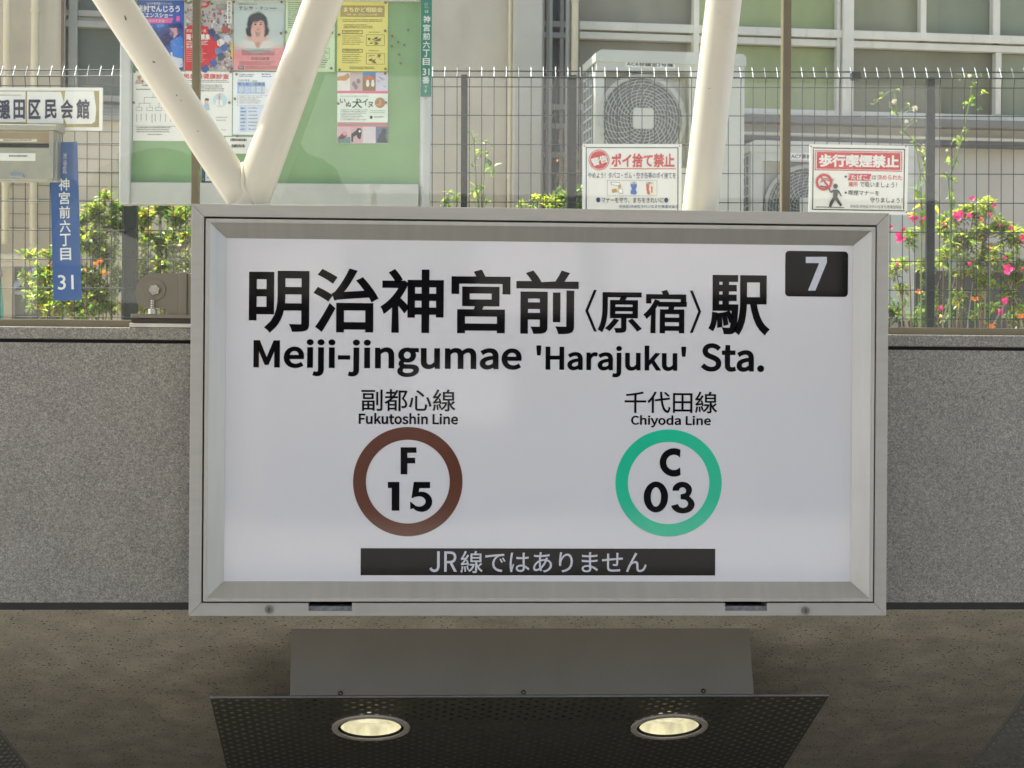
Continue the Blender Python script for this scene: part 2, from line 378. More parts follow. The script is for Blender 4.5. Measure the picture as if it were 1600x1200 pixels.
# ------------------------------------------------------------------ station sign
SG = yframe(5.40)
sign = thing('station_sign', (SG.px(842, 640)[0], 5.4, SG.px(842, 962)[1]), 'large white framed subway station sign with black lettering and two line rings', 'station sign')
def sr(x0, y0, x1, y1):   # sign rectangle: x read at mid height, z read at mid width
    return SG.px(x0, 640)[0], SG.px(x1, 640)[0], SG.px(842, y1)[1], SG.px(842, y0)[1]
OUT = sr(297, 325.5, 1387, 962); OIN = sr(316.8, 345, 1368, 942.3)
DO = sr(319.6, 348.2, 1365.4, 939.6); DL = sr(326, 354, 1359.5, 933.8); PN = sr(350, 376.5, 1335.5, 910.5)
def frame_mesh(name, a, b, da, db, back, m, gap=.0003, notch=None, bevel=0):
    """four mitred rails between rectangles a (outer, depth da) and b (inner, depth db)"""
    mb = MB(SG); A = [(a[0], a[2]), (a[1], a[2]), (a[1], a[3]), (a[0], a[3])]; B = [(b[0], b[2]), (b[1], b[2]), (b[1], b[3]), (b[0], b[3])]
    for i in range(4):
        j = (i + 1) % 4; p, q, r_, t = A[i], A[j], B[j], B[i]
        L = Vector((q[0] - p[0], q[1] - p[1])).normalized() * gap
        mm = m[i % 2] if isinstance(m, tuple) else m
        if i == 0 and notch:
            pts = [(p[0] + L.x, p[1]), (q[0] - L.x, q[1]), (r_[0] - L.x, r_[1])]
            for n0, n1, dz in reversed(notch): pts += [(n1, r_[1]), (n1, r_[1] - dz), (n0, r_[1] - dz), (n0, r_[1])]
            pts += [(t[0] + L.x, t[1])]
            mb.prism(pts, da, back, mm); continue
        f = [(p[0] + L.x, da, p[1] + L.y), (q[0] - L.x, da, q[1] - L.y), (r_[0] - L.x, db, r_[1] - L.y), (t[0] + L.x, db, t[1] + L.y)]
        k = [(v[0], back, v[2]) for v in f]
        mb.add(f + k, [(0, 1, 2, 3), (7, 6, 5, 4), (0, 4, 5, 1), (1, 5, 6, 2), (2, 6, 7, 3), (3, 7, 4, 0)], mm)
    return mb.build(name, sign, bevel=bevel)
NT = []
for xa, xb in ((482, 550), (1133, 1198.5)):
    NT.append((SG.px(xa, 948)[0], SG.px(xb, 948)[0], .0218))
frame_mesh('outer_frame', OUT, OIN, 0, 0, .14, ALU, notch=NT, bevel=.0012)
frame_mesh('door_frame', DO, DL, -.004, -.004, .1, ALU2)
frame_mesh('bevel_frame', (DL[0] + .0002, DL[1] - .0002, DL[2] + .0002, DL[3] - .0002), PN, -.0035, .032, .1, ALU2)
mb = MB(SG); mb.box(OUT[0] + .01, OUT[1] - .01, .09, .16, OUT[2] + .01, OUT[3] - .01, DARKGAP); mb.build('cabinet', sign)
mb = MB(SG); mb.box(PN[0] - .005, PN[1] + .005, .034, .06, PN[2] - .005, PN[3] + .005, PANEL); mb.build('panel', sign)
for n0, n1, dz in NT:
    mb = MB(SG); zb = OIN[2]; grit = mat('gritty_grey_metal', '#8a8a86', .7, .2, .35, 90)
    mb.box(n0 - .002, n1 + .002, .012, .05, zb - dz - .002, zb - dz * .45, grit); mb.build('latch', sign)
for lx, ly in ((420.5, 952), (1258.5, 954)):
    a, c = SG.px(lx, ly); mb = MB(SG); mb.cyl(a, c, .0125, -.004, .01, SCREW); mb.cyl(a, c, .0088, -.0062, 0, mat('lock_face', '#77756c', .35, .7)); mb.box(a - .0014, a + .0014, -.0068, -.002, c - .0052, c + .0052, DARKGAP)
    mb.build('lock', sign, bevel=.0008)
LD = .033  # print layer just proud of the panel
def letter(name, items, m, **k):
    mb = MB(SG)
    for it in items: text(mb, *it[:1], *it[1:5], LD, m, **{**k, **(it[5] if len(it) > 5 else {})})
    return mb.build(name, sign)
letter('station_name', [('明治神宮前', 389, 420, 904, 522), ('原宿', 934, 452.5, 1073, 520.5), ('駅', 1107, 430, 1203, 524)], INK, bold=.021, res=5)
for pts in ([(928, 453), (932.5, 453), (919, 485.5), (932.5, 518), (928, 518), (914.5, 485.5)], [(1078, 454), (1082.5, 454), (1095.5, 487), (1082.5, 520), (1078, 520), (1091, 487)]): mb = MB(SG); ppoly(mb, pts, LD, INK); mb.build('angle_bracket', sign)

for it in (('Meiji-jingumae', 396, 531, 815, 589), ("'Harajuku'", 838, 539.5, 1072, 589.5), ('Sta.', 1095, 536.5, 1194, 581)): letter('roman_name', [it], INK, bold=.027, human=True, res=5)
letter('line_name', [('副都心線', 564.7, 608, 711.7, 642.5, dict(bold=.008)), ('Fukutoshin Line', 560.5, 645.5, 715.6, 663, dict(bold=.028, human=True))], INK, res=4)
letter('line_name', [('千代田線', 976, 611.5, 1121, 645.5, dict(bold=.008)), ('Chiyoda Line', 986, 649, 1110.7, 668, dict(bold=.028, human=True))], INK, res=4)
def line_ring(cx, cy, ro, ri, m):
    a, c = SG.px(cx, cy); k = 5.433 / F_PX * 1.0; mb = MB(SG); mb.ring(a, c, ro * k, ri * k, LD, LD + .001, m, 96); return mb.build('line_ring', sign)
r1 = line_ring(637.5, 753.5, 85.3, 65.3, BROWN); r2 = line_ring(1047.5, 755.6, 84.3, 64.6, GREENC)
mb = MB(SG)  # geometric bold figures drawn as outlines
ppoly(mb, [(626, 699), (650.7, 699), (650.7, 707.5), (636.5, 707.5), (636.5, 715.2), (648.8, 715.2), (648.8, 724), (636.5, 724), (636.5, 741.2), (626, 741.2)], LD, INK)
ppoly(mb, [(606, 753), (624, 753), (624, 798), (612, 798), (612, 762.5), (606, 762.5)], LD, INK)
def arc(cx, cy, rx, ry, a0, a1, n=18): return [(cx + rx * math.cos(R(a0 + (a1 - a0) * i / n)), cy - ry * math.sin(R(a0 + (a1 - a0) * i / n))) for i in range(n + 1)]
ppoly(mb, [(646.5, 753), (672, 753), (672, 762.7), (655.3, 762.7), (654.2, 769)] + arc(658.5, 784, 16.8, 15.8, 100, -140, 24) + [(641, 796), (641, 783.5)] + arc(655, 783.5, 10, 8, 230, 450, 20)[0:21] + [(649, 776.5), (643, 778.5)], LD, INK)
mb.build('line_number', sign)
mb = MB(SG)
th = math.degrees(math.acos(10.3 / 22.2)); ti = math.degrees(math.acos(min(1, 10.3 / 12.6)))
ppoly(mb, arc(1053, 722.5, 22.2, 22.2, th, 360 - th, 32) + arc(1053, 722.5, 12.0, 12.0, 360 - ti - 2, ti + 2, 24), LD, INK)
a, c = SG.px(1027.4, 777.6); k = 5.433 / F_PX
N_ = 44; vs = [(a + q[0] * k * math.cos(2 * math.pi * i / N_), c + q[1] * k * math.sin(2 * math.pi * i / N_)) for q in ((19.3, 24.4), (8.2, 15.2)) for i in range(N_)]
mb.grid2(vs, [(i, (i + 1) % N_, N_ + (i + 1) % N_, N_ + i) for i in range(N_)], LD, INK)
ppoly(mb, arc(1066, 765.7, 15.2, 12.9, 185, -28, 20) + [(1077, 775.5)] + arc(1067, 788.3, 18.3, 13.9, 40, -172, 24) + [(1059.5, 787.5)] + arc(1067.3, 787, 7.9, 6.6, 185, 360 + 78, 22) + [(1063.5, 780), (1063.5, 772.3)] + arc(1066.5, 766.8, 5.6, 5.4, -50, 180, 16), LD, INK)
mb.build('line_number', sign)
mb = MB(SG); prect(mb, 563.5, 857, 1117.5, 899, LD, INK); mb.build('notice_bar', sign)
mb = MB(SG); text(mb, 'JR', 671, 861.5, 714, 894, LD - .0008, INKW, bold=.006, human=True, res=4); mb.build('notice_lettering', sign); mb = MB(SG); text(mb, '線ではありません', 719.5, 861, 1010.5, 895.5, LD - .0008, INKW, bold=.006, res=4); mb.build('notice_lettering', sign)
mb = MB(SG); s0, s1, zb, z1 = SG.rect(1227, 392.5, 1325, 463.5, LD); rr = .011; pts = []
for cx, cz, a0 in ((s1 - rr, z1 - rr, 0), (s0 + rr, z1 - rr, 90), (s0 + rr, zb + rr, 180), (s1 - rr, zb + rr, 270)): pts += [(cx + rr * math.cos(R(a0 + 15 * i)), cz + rr * math.sin(R(a0 + 15 * i))) for i in range(7)]
mb.flat(pts, LD, INK); chip = mb.build('exit_number_chip', sign)
mb = MB(SG); ppoly(mb, [(1259, 401.3), (1292, 401.3), (1292, 410), (1274, 454), (1262.5, 454), (1280, 411), (1259, 411)], LD - .0008, INKW); mb.build('exit_number', chip)

# ------------------------------------------------------------------ downlight unit under the sign
fitting = thing('light_fitting', (0, 5.74, .5), 'grey housing with perforated downlight panel fixed under the station sign', 'light fitting')
FB_ = yframe(5.735)
s0, s1, zb, z1 = FB_.rect(454, 981, 1174, 1086)
mb = MB(FB_); mb.add([(FB_.px(455, 983)[0], 0, FB_.px(814, 981)[1]), (FB_.px(1170.5, 983)[0], 0, FB_.px(814, 981)[1]), (FB_.px(1178, 1086)[0], 0, zb), (FB_.px(453, 1086)[0], 0, zb)] + [(FB_.px(455, 983)[0], .55, FB_.px(814, 981)[1]), (FB_.px(1170.5, 983)[0], .55, FB_.px(814, 981)[1]), (FB_.px(1178, 1086)[0], .55, zb - .17), (FB_.px(453, 1086)[0], .55, zb - .17)],
                     [(0, 1, 2, 3), (7, 6, 5, 4), (0, 4, 5, 1), (1, 5, 6, 2), (2, 6, 7, 3), (3, 7, 4, 0)], GREYBOX)
mb.build('housing_box', fitting, bevel=.002)
for sx, sy in ((532, 1083), (818, 1081.5), (1099, 1079.5)):
    a, c = FB_.px(sx, sy); mb = MB(FB_); mb.cyl(a, c, .007, -.004, .004, mat('black_screw', '#2b2a26', .4, .6)); mb.cyl(a, c, .003, -.0055, 0, GREYBOX, 12); mb.build('screw', fitting)
PERF = mat('perforated_grey_panel', '#6e6b5e', .42, .3, .05, 6)
def perforate(M, pitch, rad, axes=(0, 1)):
    N, L = nodes_of(M); out = N['Material Output']; b = N['Principled BSDF']; tc = N.new('ShaderNodeTexCoord'); sp = N.new('ShaderNodeSeparateXYZ')
    L.new(tc.outputs['UV'], sp.inputs[0])
    def mt(op, a, b_=None):
        n = N.new('ShaderNodeMath'); n.operation = op
        for i, q in enumerate((a, b_)):
            if q is None: continue
            if isinstance(q, (int, float)): n.inputs[i].default_value = q
            else: L.new(q, n.inputs[i])
        return n.outputs[0]
    masks = []
    for off in (0.0, 0.5):
        u = mt('SUBTRACT', mt('FRACT', mt('ADD', mt('DIVIDE', sp.outputs[0], pitch), 100 + off)), .5)
        v = mt('SUBTRACT', mt('FRACT', mt('ADD', mt('DIVIDE', sp.outputs[1], pitch), 100 + off)), .5)
        masks.append(mt('LESS_THAN', mt('ADD', mt('MULTIPLY', u, u), mt('MULTIPLY', v, v)), (rad / pitch) ** 2))
    mk = mt('MAXIMUM', masks[0], masks[1])
    t = N.new('ShaderNodeBsdfTransparent'); mx = N.new('ShaderNodeMixShader')
    L.new(mk, mx.inputs[0]); L.new(b.outputs[0], mx.inputs[1]); L.new(t.outputs[0], mx.inputs[2]); L.new(mx.outputs[0], out.inputs[0])
perforate(PERF, .046, .0068)
def add_uv(o, fr):
    me = o.data; uv = me.uv_layers.new(name='UVMap'); base = wloc(o) if o.parent is None else wloc(o.parent)
    for lp in me.loops:
        p = base + me.vertices[lp.vertex_index].co - fr.o; uv.data[lp.index].uv = (p.dot(fr.ex), p.dot(fr.ez))
zp = FB_.px(814, 1089)[1]
PL = Frame((FB_.px(817, 1090)[0], 5.735, zp), X, -N_S, -E_S)
hw = (FB_.px(1301, 1090)[0] - FB_.px(334, 1090)[0]) / 2
LEN = 1.5
dish = []
def cut_plate():
    """panel outline with round openings for the two lamps (fan faces around each hole)"""
    mb = MB(PL); cents = []
    for lx, ly in ((579.5, 1136.5), (1045.5, 1135)): cents.append(PL.px(lx, ly))
    r = .112; n = 40; cuts = [-hw] + [(cents[0][0] + cents[1][0]) / 2] + [hw]
    for (cs, cz), xa, xb in zip(cents, cuts[:-1], cuts[1:]):
        za, zc = cz - .2, 0.0
        circ = [(cs + r * math.cos(2 * math.pi * i / n + math.pi / 4), cz + r * math.sin(2 * math.pi * i / n + math.pi / 4)) for i in range(n)]
        cor = [(xb, zc), (xa, zc), (xa, za), (xb, za)]; q = n // 4
        vs = [(a, 0, b) for a, b in circ] + [(a, 0, b) for a, b in cor]; fs = []
        for k in range(4):
            i0 = k * q
            fs.append([n + (k + 0) % 4] + [(i0 + t) % n for t in range(0, q + 1)][::1] + [n + (k + 1) % 4])
        mb.add(vs, fs, PERF)
        mb.add([(xa, 0, za), (xb, 0, za), (xb, 0, -LEN), (xa, 0, -LEN)], [(0, 1, 2, 3)], PERF)
    o = mb.build('perforated_panel', fitting); add_uv(o, PL)
    return cents
cents = cut_plate()
mb = MB(PL); mb.box(-hw, hw, -.0015, .004, .0005, .003, mat('lit_lip', '#8a877a', .4, .4))  # paler lip colour draws the thin lit edge of the panel
for sx in (-1, 1): mb.box(*sorted((sx * hw, sx * (hw - .004))), .0005, .006, -LEN, 0, GREYBOX)
mb.build('panel_edge', fitting)
LAMPG = emit_mat('lit_reflector', '#dad3ae', 0.2)
LAMPHOT = emit_mat('lamp_glow', '#ece2bc', 0.22)
RIM = mat('lamp_rim', '#d6d0c0', .45, 0)
for cs, cz in cents:
    dl = MB(PL); n = 48; dl.ring(cs, cz, .121, .103, -.006, .004, RIM, n); ring = dl.build('downlight', fitting)
    g = MB(PL); g.ring(cs, cz, .1035, .094, -.002, .004, DARKGAP, n); g.build('gasket', ring)
    g = MB(PL); rad = [(.094, .003), (.091, .014), (.078, .024), (.05, .03), (.0, .03)]
    vs = [(cs + rr_ * math.cos(2 * math.pi * i / n), d, cz + rr_ * math.sin(2 * math.pi * i / n)) for rr_, d in rad[:-1] for i in range(n)]
    fs = [(k * n + i, k * n + (i + 1) % n, (k + 1) * n + (i + 1) % n, (k + 1) * n + i) for k in range(len(rad) - 2) for i in range(n)]
    g.add(vs, fs, LAMPG, True); g.flat([(cs + .05 * math.cos(2 * math.pi * i / n), cz + .05 * math.sin(2 * math.pi * i / n)) for i in range(n)], .03, LAMPHOT)
    g.build('reflector', ring)
# neighbouring steeper perforated panels at the two lower corners
PERF2 = mat('perforated_grey_panel_side', '#85827a', .42, .3, .05, 6); perforate(PERF2, .034, .0085)
for (p0, p1), lab in ((((1601, 1096), (1518, 1204)), 'perforated grey ceiling panel at the lower right of the ceiling'), (((-4, 1146), (42, 1204)), 'perforated grey ceiling panel at the lower left of the ceiling')):
    f2 = yframe(5.45); a = f2.px(*p0); b = f2.px(*p1); sx = 1 if p0[0] > 800 else -1
    # plane through the edge line, leaning out from the ceiling
    pa = Vector((a[0], 5.45, a[1])); pb = Vector((b[0], 5.75, yframe(5.75).px(*p1)[1])); pb.x = yframe(5.75).px(*p1)[0]
    e = (pb - pa).normalized(); out = Vector((sx, -.25, -.35)).normalized(); nn = e.cross(out).normalized()
    if nn.y > 0: nn = -nn
    out = (out - e * out.dot(e)).normalized()
    fr = Frame(pa, e, -nn, out)
    mb = MB(fr); mb.box(-.25, .9, 0, .002, 0, .6, PERF2); mb.box(-.25, .9, 0.001, .03, -.004, -.0005, GREYBOX)
    o = mb.build('ceiling_panel'); add_uv(o, fr); tag(o, lab, 'ceiling panel', 'side ceiling panels')

# ------------------------------------------------------------------ white steel truss
TR = yframe(5.585)
truss = thing('roof_truss', (TR.px(385, 310)[0], 5.585, 1.7), 'cream painted tubular steel roof struts rising behind the sign', 'roof strut')
def P3(fr, x, y, d=0): a, c = fr.px(x, y, d); return fr.w(a, d, c)
def along(p, q, t): return p + (q - p) * t
RP = .0545
def strut(x0, y0, x1, y1, t0, t1, r):
    p, q = P3(TR, x0, y0), P3(TR, x1, y1); a, b = along(p, q, t0), along(p, q, t1)
    mb = MB(); mb.tube([a, b], r, STEELP, 32, True); return mb.build('strut', truss)
strut(176.5, 0, 341, 250, -1.2, 1.62, .0505)
strut(505, 0, 396, 300, -1.2, 1.42, .0555)
strut(1131, 0, 1095.5, 310, -1.2, 1.6, .0525)
p = P3(TR, 176.5, 0); q = P3(TR, 341, 250); top = along(p, q, -1.2)
mb = MB(); mb.tube([Vector((-4, 5.585, top.z)), Vector((4, 5.585, top.z))], .07, STEELP, 24, True); mb.build('top_chord', truss)
# weld bead where the right arm meets the left arm
A0, A1 = P3(TR, 505, 0), P3(TR, 396, 300); B0, B1 = P3(TR, 176.5, 0), P3(TR, 341, 250)
u = (A1 - A0).normalized(); wv = (B1 - B0).normalized()
na = u.cross(Y_).normalized(); pts = []
for i in range(41):
    th_ = math.pi * 2 * i / 40; off = (na * math.cos(th_) + Y_ * math.sin(th_)) * .0565
    o = A0 + off  # march along the arm until it touches the other tube
    lo = None
    for k in range(400):
        pt = o + u * (.2 + k * .0025); rel = pt - B0; dist = (rel - wv * rel.dot(wv)).length
        if dist < .0535: lo = pt; break
    if lo is not None: pts.append(lo)
if len(pts) > 3:
    mb = MB(); mb.tube(pts, .0065, STEELP, 8, True, False); mb.build('weld_bead', truss)
for px_ in (425, 1075):
    c = TR.px(px_, 505)[0]; mb = MB(); mb.box(c - .12, c + .12, 5.53, 5.66, zt + .004, zt + .03, STEELP); mb.build('base_plate', truss)

chipm = mat('chipped_paint_rust', '#6b5c42', .8, 0, .3, 60)
CH = yframe(5.585 - .0516)
for cx, cy, rx, ry, rt_ in ((240.5, 97, 2.6, 1.2, -25), (276, 149, 1.6, .8, -60), (283, 157, 1.2, .6, -50), (309, 205, 1.0, .8, 0), (196, 28, 1.3, 4.5, 20), (470, 96, 1.2, .7, 10), (1108, 138, 1.0, .7, 0)):
    mb = MB(CH); ppoly(mb, [(cx + (rx * math.cos(a_) * (1 + .25 * math.sin(3 * a_))) * math.cos(R(rt_)) + ry * math.sin(a_) * math.sin(R(rt_)), cy - rx * math.cos(a_) * math.sin(R(rt_)) + ry * math.sin(a_) * math.cos(R(rt_))) for a_ in [i * .52 for i in range(12)]], 0, chipm); mb.build('paint_chip', truss)

# unseen opaque roof, added and sized to cut the light on the sign
canopy = thing('shade_roof', (0, 4.2, 4.1), 'unseen grey canopy roof added over the stairs to shade the sign', 'roof')
mb = MB(); mb.box(-5, 5, 2.2, 5.78, 4.15, 4.3, mat('shade_roof_grey', '#b5b2a8', .7)); mb.build('shade_slab', canopy)
for xx in (-4.8, 0, 4.8): mb = MB(); mb.box(xx - .06, xx + .06, 2.2, 5.78, 4.0, 4.149, STEELP); mb.build('beam', canopy)

# ------------------------------------------------------------------ clevis bracket on the wall top
BK = yframe(5.62)
bk = thing('steel_bracket', (BK.px(240, 455)[0], 5.62, zt), 'grey steel bracket with rounded lug and nut on the wall top left of the sign', 'bracket')
c = BK.px(243, 459); rb = BK.px(275, 459)[0] - BK.px(210, 459)[0]; rr = rb / 2
mb = MB(BK); pts = [(c[0] + rr * .98 * math.cos(R(a)), c[1] + rr * 1.0 * math.sin(R(a))) for a in range(90, 222, 6)]
s1 = BK.px(283, 460)[0]; ztop = c[1] + rr; zlo = BK.px(262, 491)[1]
pts += [(BK.px(223, 480)[0], BK.px(223, 481)[1]), (BK.px(258, 480)[0], BK.px(223, 481)[1]), (BK.px(261, 491)[0], zlo), (s1, zlo), (s1, ztop)]
mb.prism(pts, 0, .022, GREYP); mb.build('lug_plate', bk, bevel=.002)
mb = MB(BK); mb.box(BK.px(283, 0)[0], BK.px(296, 0)[0], -.008, .12, BK.px(0, 491)[1], BK.px(0, 422)[1], GREYP); mb.box(BK.px(296, 0)[0], BK.px(330, 0)[0], -.004, .02, BK.px(0, 491)[1], BK.px(0, 424)[1], GREYP); mb.build('stiffener', bk, bevel=.002)
cc = BK.px(242, 453)
mb = MB(BK); k = 5.62 / F_PX; mb.ring(*cc, 16.5 * k, 8.5 * k, -.005, 0, GREYP, 40); mb.build('washer', bk, bevel=.001)
NUT = mat('bright_nut_steel', '#c9c6ba', .25, .85, .06)
mb = MB(BK); mb.prism([(cc[0] + 8.6 * k * math.cos(R(60 * i + 12)), cc[1] + 8.6 * k * math.sin(R(60 * i + 12))) for i in range(6)], -.017, 0, NUT); mb.cyl(*cc, 5.2 * k, -.03, 0, NUT, 20); mb.build('nut', bk, bevel=.0015)
mb = MB(BK); b1 = BK.px(239, 478); mb.cyl(b1[0], 0, .001, 0, .001, GREYP, 8)
zbolt0 = BK.px(239, 491)[1]; zbolt1 = BK.px(239, 468)[1]
mb = MB(); x_ = b1[0]
for i in range(9):
    mb.tube([Vector((x_, 5.612, zbolt0 + (zbolt1 - zbolt0) * i / 9)), Vector((x_, 5.612, zbolt0 + (zbolt1 - zbolt0) * (i + .55) / 9))], .0066, NUT, 14, True)
mb.tube([Vector((x_, 5.612, zbolt0)), Vector((x_, 5.612, zbolt1))], .0052, GREYP, 14, True)
zn = BK.px(239, 483)[1]; mb.prism([(x_ + .0145 * math.cos(R(60 * i)), 5.612 + .0145 * math.sin(R(60 * i))) for i in range(6)], 0, 1, NUT) if False else None
mb.tube([Vector((x_, 5.612, BK.px(239, 491)[1])), Vector((x_, 5.612, zn))], .0145, NUT, 6, True); mb.build('anchor_bolt', bk)
mb = MB(BK); mb.box(BK.px(208.5, 0)[0], BK.px(330, 0)[0], -.012, .12, BK.px(250, 497.5)[1], BK.px(250, 491)[1], GREYP); mb.box(BK.px(209, 0)[0], BK.px(330, 0)[0], -.008, .12, BK.px(250, 505)[1], BK.px(250, 498)[1], mat('dark_rubber_pad', '#4a4036', .7)); mb.build('base_plate', bk, bevel=.001)
mb = MB(BK); mb.box(BK.px(207, 0)[0], BK.px(330, 0)[0], -.014, .12, zt + .001, BK.px(250, 505.5)[1], mat('white_sealant', '#d8d4c4', .6)); mb.build('grout_bed', bk, bevel=.002)

# ------------------------------------------------------------------ glass screen on the wall
GS = yframe(5.72)
gs = thing('glass_screen', (0, 5.72, zt), 'dusty hazed glass screen with bronze rail and mullions standing on the granite wall', 'glass screen')
GL = glass_mat('dusty_hazed_glass')
mb = MB(GS); mb.box(-4, 4, -.015, .03, zt + .002, GS.px(900, 503)[1] if False else GS.px(800, 506)[1], BRONZE); mb.build('bottom_rail', gs, bevel=.002)
mull = []
for xm, wm in ((306, 12), (1228, 12.5), (-640, 12), (2160, 12)):
    a0, a1 = GS.px(xm - wm / 2, 200)[0], GS.px(xm + wm / 2, 200)[0]; mull.append((a0, a1))
    mb = MB(GS); mb.box(a0, a1, -.012, .026, GS.px(800, 505.5)[1], 3.6, BRONZE); mb.build('mullion', gs, bevel=.001)
mull.sort()
for (a, b), (c_, d_) in zip(mull[:-1], mull[1:]):
    mb = MB(GS); mb.box(b - .003, c_ + .003, .004, .012, GS.px(800, 506)[1] - .004, 3.6, GL); mb.build('pane', gs)

# ------------------------------------------------------------------ mesh fence
FF = facing(7.77, .28)
fence = thing('mesh_fence', FF.w(0, 0, 1.1), 'dark welded wire mesh fence with bent spiked top in front of the building', 'fence')
zt0 = FF.px(800, 121.5)[1]; zt1 = FF.px(800, 110)[1]; ztip = FF.px(800, 101)[1]
sa, sb = FF.px(-60, 300)[0], FF.px(1660, 300)[0]
panels = [(sa, FF.px(-8, 300)[0]), (FF.px(-8, 300)[0], FF.px(724, 300)[0]), (FF.px(724, 300)[0], FF.px(1346, 300)[0]), (FF.px(1346, 300)[0] + .006, sb)]
off0 = FF.px(810.5, 200)[0]
hz = [zt0 - .037 - .117 * i for i in range(14)]; hz[0] = FF.px(800, 136)[1]
hz = [FF.px(800, yv)[1] for yv in (136, 180.5, 226, 270.5, 316, 361.5, 407, 452, 497, 542, 587)]
for pi_, (pa, pb) in enumerate(panels):
    mb = MB(FF)
    n0 = math.ceil((pa - off0) / .0499); n1 = math.floor((pb - off0) / .0499)
    shift = .007 if pi_ == 3 else 0
    for i in range(n0, n1 + 1):
        s = off0 + i * .0499 + shift
        zk = FF.px(800, 128)[1]
        mb.tube([(s, 0, hz[-1] - .05), (s, 0, hz[0] - .01), (s, -.012, zk + .005), (s, -.012, zt0 + .002)], .0018, WIRE, 5)
        mb.tube([(s, -.012, zt0 - .006), (s, .026, zt1 + .01), (s, .036, ztip - .004), (s, .036, ztip)], [.0021, .0021, .0024, .001], WIRETIP if (i * 7 % 5) else WIRE, 6)
    mb.tube([(pa, -.014, zt0), (pb, -.014, zt0)], .0032, WIRE, 6); mb.tube([(pa, .018, zt1), (pb, .018, zt1)], .0032, WIRE, 6)
    for z in hz: mb.tube([(pa, -.003, z), (pb, -.003, z)], .0021, WIRE, 6)
    mb.build('mesh_panel', fence)
for x0, x1, zt_ in ((190, 213, 121), (720, 730, 116), (886, 901, 116), (1450, 1462, 118), (-75, -60, 116)):
    a, b = FF.px(x0, 250)[0], FF.px(x1, 250)[0]
    mb = MB(FF); mb.box(a, b, .008, .05, 1.12, FF.px(800, zt_)[1], WIRE); mb.build('post', fence, bevel=.003)
mb = MB(FF); a, b = FF.px(1330, 250)[0], FF.px(1344, 250)[0]; mb.box(a, b, -.02, .03, FF.px(800, 123)[1], FF.px(800, 111)[1], WIRE); mb.build('clamp', fence, bevel=.003)

# ------------------------------------------------------------------ notice board
NBF = facing(7.6)
nb = thing('notice_board', NBF.w(NBF.px(430, 300)[0], 0, 1.12), 'large green public notice board in a worn silver frame behind the glass', 'notice board')
FELT = mat('green_board_felt', '#7da072', .85, 0, .08, 5, .1, 400); stains(FELT, 3, .2, (.75, .85, .8), (1, 1, 1))
FRM = mat('weathered_silver_frame', '#b9bcb8', .45, .3, .08, 10); stains(FRM, 14, .5, (.55, .5, .4), (1, 1, .3), .58, .7)
def zz(fr, y, x=430): return fr.px(x, y)[1]
mb = MB(NBF); mb.box(NBF.px(206, 200)[0], NBF.px(656, 200)[0], 0, .05, zz(NBF, 290), zz(NBF, -420), FELT); mb.build('board_panel', nb)
mb = MB(NBF); mb.box(NBF.px(206.5, 200)[0], NBF.px(655, 200)[0], -.03, .05, zz(NBF, 321), zz(NBF, 287.5), FRM); mb.build('bottom_rail', nb, bevel=.003)
mb = MB(NBF); mb.box(NBF.px(206.5, 200)[0], NBF.px(656, 200)[0], -.025, -.001, zz(NBF, 2), zz(NBF, -8), FRM); mb.build('cross_rail', nb, bevel=.002)
mb = MB(NBF); mb.box(NBF.px(190, 200)[0], NBF.px(207, 200)[0], -.045, .05, zz(NBF, 322), zz(NBF, -440), FRM); mb.build('side_post', nb, bevel=.006)
mb = MB(); pc = NBF.px(664.5, 200)[0]; mb.tube([NBF.w(pc, .0, 1.12), NBF.w(pc, .0, zz(NBF, -440))], .0215, FRM, 24, True); mb.build('side_post', nb)
